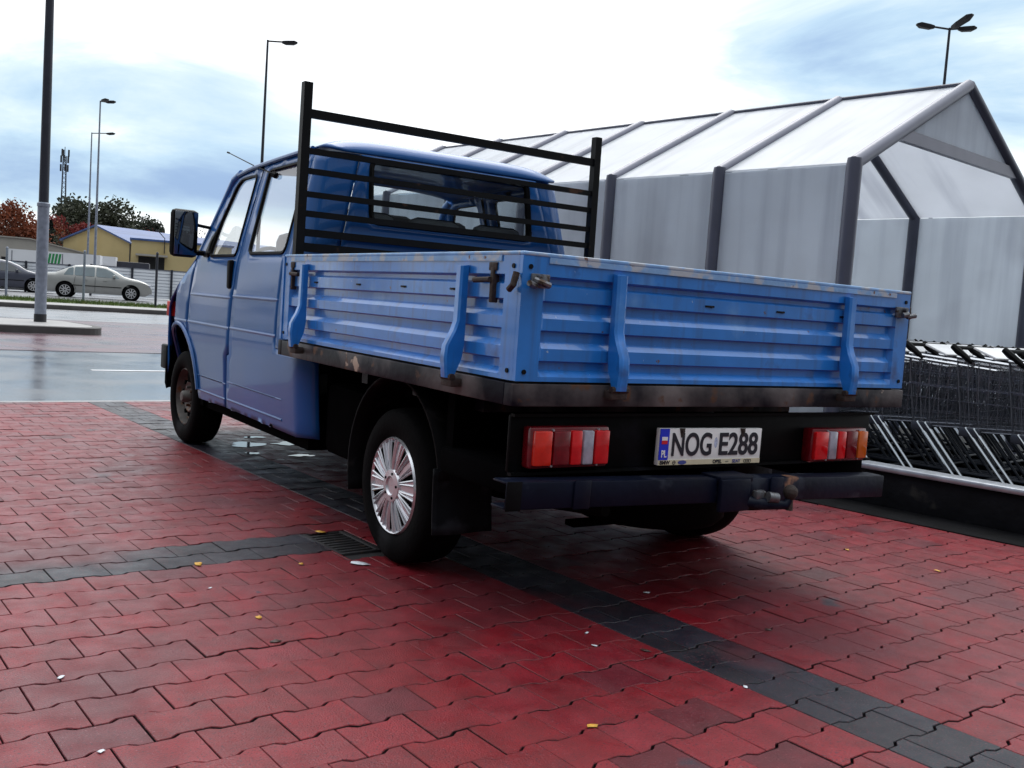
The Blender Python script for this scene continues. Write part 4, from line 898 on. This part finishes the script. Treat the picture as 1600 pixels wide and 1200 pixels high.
g1 = ground(202, 92, .15); an = thing('annex', 'flat roofed yellow annex with a dark doorway under a canopy', 'building', g1, -.22)
mb = MB(); mb.box((0, 0, 0), (9, 6, 4.65)); obj('wall', mb, 'yellow_wall', an, smooth=0)
mb = MB(); mb.box((-.15, -.15, 4.66), (9.2, 6.2, 4.84)); obj('roof', mb, 'blue_roof', an, smooth=0)
mb = MB(); mb.box((.65, -.04, 0), (2.95, -.003, 3.2)); obj('doorway', mb, 'dark_open', an, smooth=0)
mb = MB(); mb.box((.4, -.8, 3.25), (3.2, -.002, 3.42)); obj('canopy', mb, 'grey_wall', an, smooth=0)
mb = MB(); mb.tube([(2.9, -.06, 3.6), (2.9, -.2, 5.0), (2.3, -.9, 5.6)], .04, 6); mb.box((2.1, -1.2, 5.55), (2.4, -.85, 5.7), .03); obj('wall_lamp', mb, 'mast_dark', an)
# grey hall on the left
g2 = ground(-60, 92, .15); hl = thing('grey_hall', 'long grey concrete hall with a sloping parapet at the left', 'building', g2, -.20)
mb = MB(); mb.prism([(0, 0), (11.4, 0), (11.4, 2.95), (5.6, 4.12), (0, 4.15)], 0, 12, axis=1); obj('wall', mb, 'grey_wall', hl, smooth=0)
mb = MB(); mb.box((3.2, -.05, 0), (6.2, -.003, 2.3)); obj('doorway', mb, 'dark_open', hl, smooth=0)
mb = MB(); mb.prism([(-.1, 4.155), (5.6, 4.125), (11.5, 2.955), (11.5, 3.05), (5.6, 4.23), (-.1, 4.26)], -.15, 12.1, axis=1); obj('roof', mb, 'grey_wall', hl, smooth=0)
# white containers behind the fence
def container(px, D, ln, h, label, stripes=False, rz=-.25):
    t = thing('container', label, 'container', ground(px, D, .15), rz, 'white containers behind the fence')
    mb = MB(); mb.box((0, 0, .12), (ln, 2.4, h)); mb.box((.1, .1, 0), (ln-.1, 2.3, .12)); obj('shell', mb, 'box_white', t, smooth=0)
    if stripes:
        mb = MB()
        for k in range(4):
            x0 = 2.40+k*.20; mb.prism([(x0, 1.5), (x0+.13, 1.5), (x0+.25, h-.12), (x0+.12, h-.12)], -.012, -.002, axis=1)
        obj('green_stripes', mb, 'green', t, smooth=0)
    mb = MB()
    for k in range(int(ln/1.5)): mb.box((k*1.5+.3, -.02, .2), (k*1.5+.34, -.003, h-.1))
    obj('seam', mb, 'alu', t, smooth=0)
    return t
container(8, 64, 5.6, 2.42, 'white container with slanted green stripes behind the fence', True)
c_ = container(92, 66, 2.3, 2.35, 'plain white container beside a dark gap behind the silver car'); container(110, 68, 2.8, 2.45, 'white container next to the lamp masts behind the fence')
b = MB(); b.box((0, 0, 0), (3.2, 2.3, 2.2), .05); tag(obj('site_cabin', b, 'mast_dark', loc=ground(156, 70, .15), rot=(0, 0, -.25)), 'dark cabin behind the fence below the yellow gable', 'cabin')
# radio mast
p = ground(94, 230, .15); t = thing('radio_mast', 'tall lattice radio mast with antennas at its top', 'radio mast', p)
mb = MB(); H = 28.3
for k in range(4):
    a = pi/4+k*pi/2; mb.tube([(1.0*cos(a), 1.0*sin(a), 0), (.42*cos(a), .42*sin(a), H)], .09, 4)
for i in range(26):
    z0, z1 = H*i/26, H*(i+1)/26
    for k in range(4):
        a0 = pi/4+k*pi/2; a1 = a0+pi/2; r0 = 1-.58*z0/H; r1 = 1-.58*z1/H
        mb.tube([(r0*cos(a0), r0*sin(a0), z0), (r1*cos(a1), r1*sin(a1), z1)], .05, 3)
obj('lattice', mb, 'mast_dark', t, smooth=0)
mb = MB()
for z in (25.6, 27.6, 29.0):
    for k in range(3):
        a = k*2.09+z; mb.box((-.18, -.12, -.8), (.18, .12, .8), .03, rot=(0, 0, a), at=(.85*cos(a), .85*sin(a), z))
mb.tube([(0, 0, 28), (0, 0, 30.4)], .08, 6); mb.tube([(.0, .0, 14), (.0, .0, 15.0)], .75, 8); obj('antenna_array', mb, 'lamp_black', t, smooth=0)
# trees
def tree(px, D, H, wd, m, label, kind='tree', dens_=2600, fir=False, group='trees behind the buildings', low=.25):
    p = ground(px, D, .1); t = thing('fir_tree' if fir else 'tree', label, kind, p, rng.uniform(0, 6), group)
    mb = MB(); mb.tube([(0, 0, 0), (.1, 0, H*.3), (-.05, .1, H*.6), (0, 0, H*.9)], [H*.028, H*.022, H*.013, .03], 7)
    cl = []
    if not fir:
        for k in range(24):
            a = rng.uniform(0, 2*pi); zz = rng.uniform(low, .93); rr = wd*.5*math.sqrt(max(.05, 1-((zz-.52)/.52)**2))*rng.uniform(.35, .88)
            c = V((rr*cos(a), rr*sin(a), zz*H)); cl.append((c, wd*rng.uniform(.15, .27))); mb.tube([(0, 0, max(.1, zz-.25)*H), tuple(c*.6+V((0, 0, zz*H*.38))), tuple(c)], [H*.010, H*.006, .02], 5)
    obj('trunk', mb, 'trunk', t)
    mb = MB(); sz = H*.020
    for k in range(dens_):
        if fir:
            zz = rng.uniform(.06, 1)**.8; rr = wd*.5*(1-zz)*(.65+.35*sin(zz*H*3.2)**2)*math.sqrt(rng.random()); a = rng.uniform(0, 2*pi); c = V((rr*cos(a), rr*sin(a), zz*H))
        else:
            c0, r_ = cl[rng.integers(len(cl))]; d = V(rng.normal(0, 1, 3)); d.normalize(); c = c0+d*r_*rng.random()**.45; c.z += -abs(rng.normal(0, .04))*H*.3
        n = V(rng.normal(0, 1, 3)); n.normalize(); u = n.orthogonal().normalized(); v = n.cross(u); s_ = sz*rng.uniform(.6, 1.4)
        mb.poly([c+u*s_, c+v*s_*.7, c-u*s_, c-v*s_*.7])
    obj('crown', mb, m, t, smooth=0, recalc=False)
for a in ((-8, 112, 9.6, 9.5, 'leaf_rust', 'rust orange tree at the left edge of the photo'), (48, 128, 8.2, 7.5, 'leaf_rust', 'brown autumn tree directly left of the radio mast'),
          (103, 136, 9.7, 8.0, 'leaf_red', 'dark red tree between radio mast and yellow gable'), (122, 150, 13.2, 10, 'leaf_olive', 'tall grey green tree behind the lamp mast pair'), (163, 146, 13.4, 14.5, 'leaf_dark', 'broad dark tree, the tallest above the warehouse ridge'),
          (202, 152, 11.4, 8.5, 'leaf_olive', 'loose olive tree above the middle of the blue roof'), (228, 152, 11.0, 7.5, 'leaf_olive', 'loose olive tree above the right of the blue roof'), (238, 130, 7.2, 9.5, 'leaf_red', 'low crimson tree above the end of the blue roof'), (262, 160, 7.5, 6.5, 'leaf_rust', 'faded orange tree next to the truck mirror')):
    tree(a[0], a[1], a[2]*.88, *a[3:], dens_=13000)
tree(76, 122, 7.6, 6.4, 'leaf_fir', 'dark fir tree below the foot of the radio mast', dens_=2200, fir=True)
tree(64, 120, 6.2, 7.5, 'leaf_dark', 'low dark bushy tree beside the fir', dens_=2400, low=.1)
tree(20, 118, 5.0, 9, 'leaf_dark', 'low dark shrubby tree behind the grey hall', dens_=2200, low=.1)
for px_, D_, H_, wd_, m_, lb_ in ((-350, 95, 9, 9, 'leaf_dark', 'dark tree beyond the car park, first one left of the frame'), (-700, 90, 11, 11, 'leaf_olive', 'olive tree beyond the car park, second one left of the frame'), (-1100, 88, 9, 11, 'leaf_dark', 'dark tree beyond the car park, third one left of the frame'), (-1600, 90, 12, 12, 'leaf_rust', 'rust tree beyond the car park, fourth one left of the frame')):
    tree(px_, D_, H_, wd_, m_, lb_, dens_=3000, low=.1)
tree(290, 165, 8.0, 16, 'leaf_dark', 'dark tree hidden behind the truck mirror and cab', dens_=2200, low=.1)

# ------------------------------------------------------------------ small things on the paving
gr = thing('drain_grate', 'iron drain grate set in the paving beside the rear wheel', 'drain', uv(grate[0]+.005, grate[2]-.01, -.004), GA)
mb = MB(); gw, gl = grate[1]-grate[0]-.01, grate[3]-grate[2]-.01
for lo, hi in (((0, 0, -.05), (gw, .02, 0)), ((0, gl-.02, -.05), (gw, gl, 0)), ((0, .021, -.05), (.02, gl-.021, 0)), ((gw-.02, .021, -.05), (gw, gl-.021, 0))): mb.box(lo, hi, .002)
obj('grate_frame', mb, 'iron', gr)
mb = MB()
for k in range(9): mb.box((.021, .05+k*.039, -.04), (gw-.021, .068+k*.039, -.003), .002)
obj('grate_bars', mb, 'iron', gr)
def scrap(name, x_, y_, s_, m, label, cat, group, flat=1.0):
    b = MB(); n = 9; a0 = rng.uniform(0, 6); pts = []
    for k in range(n):
        a = a0+2*pi*k/n; r_ = s_*rng.uniform(.6, 1.15); pts.append(V((r_*cos(a), r_*.55*sin(a), .0035+s_*.10*abs(sin(a*1.5))*flat)))
    c = b.bm.verts.new((0, 0, .003+s_*.12*flat)); vs = [b.bm.verts.new(q) for q in pts]
    for k in range(n): b.bm.faces.new((c, vs[k], vs[(k+1) % n]))
    o = obj(name, b, m, smooth=60, solid=.0008, loc=(x_, y_, 0), rot=(0, 0, rng.uniform(0, 3))); return tag(o, label, cat, group)
def gp(px, py):
    d = fw+(px-800)/FPX*r2-(py-600)/FPX*u2; q = CP+d*(-CP.z/d.z); return q.x, q.y
G1, G2 = 'scraps of paper on the red paving', 'fallen leaves on the red paving'
for px, py, s_, m, nm, lb in ((560, 882, .05, 'paper', 'paper_scrap', 'largest torn white scrap by the drain and rear wheel'), (1010, 927, .02, 'paper', 'paper_scrap', 'pale round scrap in the shade behind the tow bar'),
    (917, 990, .013, 'paper', 'paper_scrap', 'tiny white scrap left of the dark stripe, upper of two'), (929, 1010, .012, 'paper', 'paper_scrap', 'tiny white scrap left of the dark stripe, lower of two'), (1165, 1075, .014, 'paper', 'paper_scrap', 'small white scrap on the lower edge of the dark stripe'), (95, 1060, .013, 'paper', 'paper_scrap', 'small grey scrap on the paving at the lower left'), (158, 1176, .012, 'paper', 'paper_scrap', 'small grey scrap at the bottom left corner'), (328, 920, .010, 'paper', 'paper_scrap', 'tiny scrap just below the crossing dark band'),
    (310, 883, .03, 'yellow_leaf', 'fallen_leaf', 'yellow leaf lying on the crossing dark band'), (404, 966, .018, 'yellow_leaf', 'fallen_leaf', 'tan leaf in the middle of the left paving'), (430, 1004, .024, 'brown_leaf', 'fallen_leaf', 'dark brown leaf on the left paving'), (926, 1136, .020, 'yellow_leaf', 'fallen_leaf', 'orange leaf at the bottom centre left of the stripe'), (470, 882, .016, 'yellow_leaf', 'fallen_leaf', 'orange leaf near the drain grate'), (1324, 860, .02, 'yellow_leaf', 'fallen_leaf', 'yellow leaf near the barrier foot'), (1465, 893, .020, 'yellow_leaf', 'fallen_leaf', 'yellow leaf on the right paving'), (500, 832, .03, 'yellow_leaf', 'fallen_leaf', 'brown yellow leaf at the far edge of the grate'), (1008, 1018, .02, 'brown_leaf', 'fallen_leaf', 'dark wet leaf left of the dark stripe'), (1200, 985, .016, 'brown_leaf', 'fallen_leaf', 'dark crumpled leaf right of the dark stripe')):
    scrap(nm, *gp(px, py), s_, m, lb, 'paper' if m == 'paper' else 'leaf', G1 if m == 'paper' else G2)
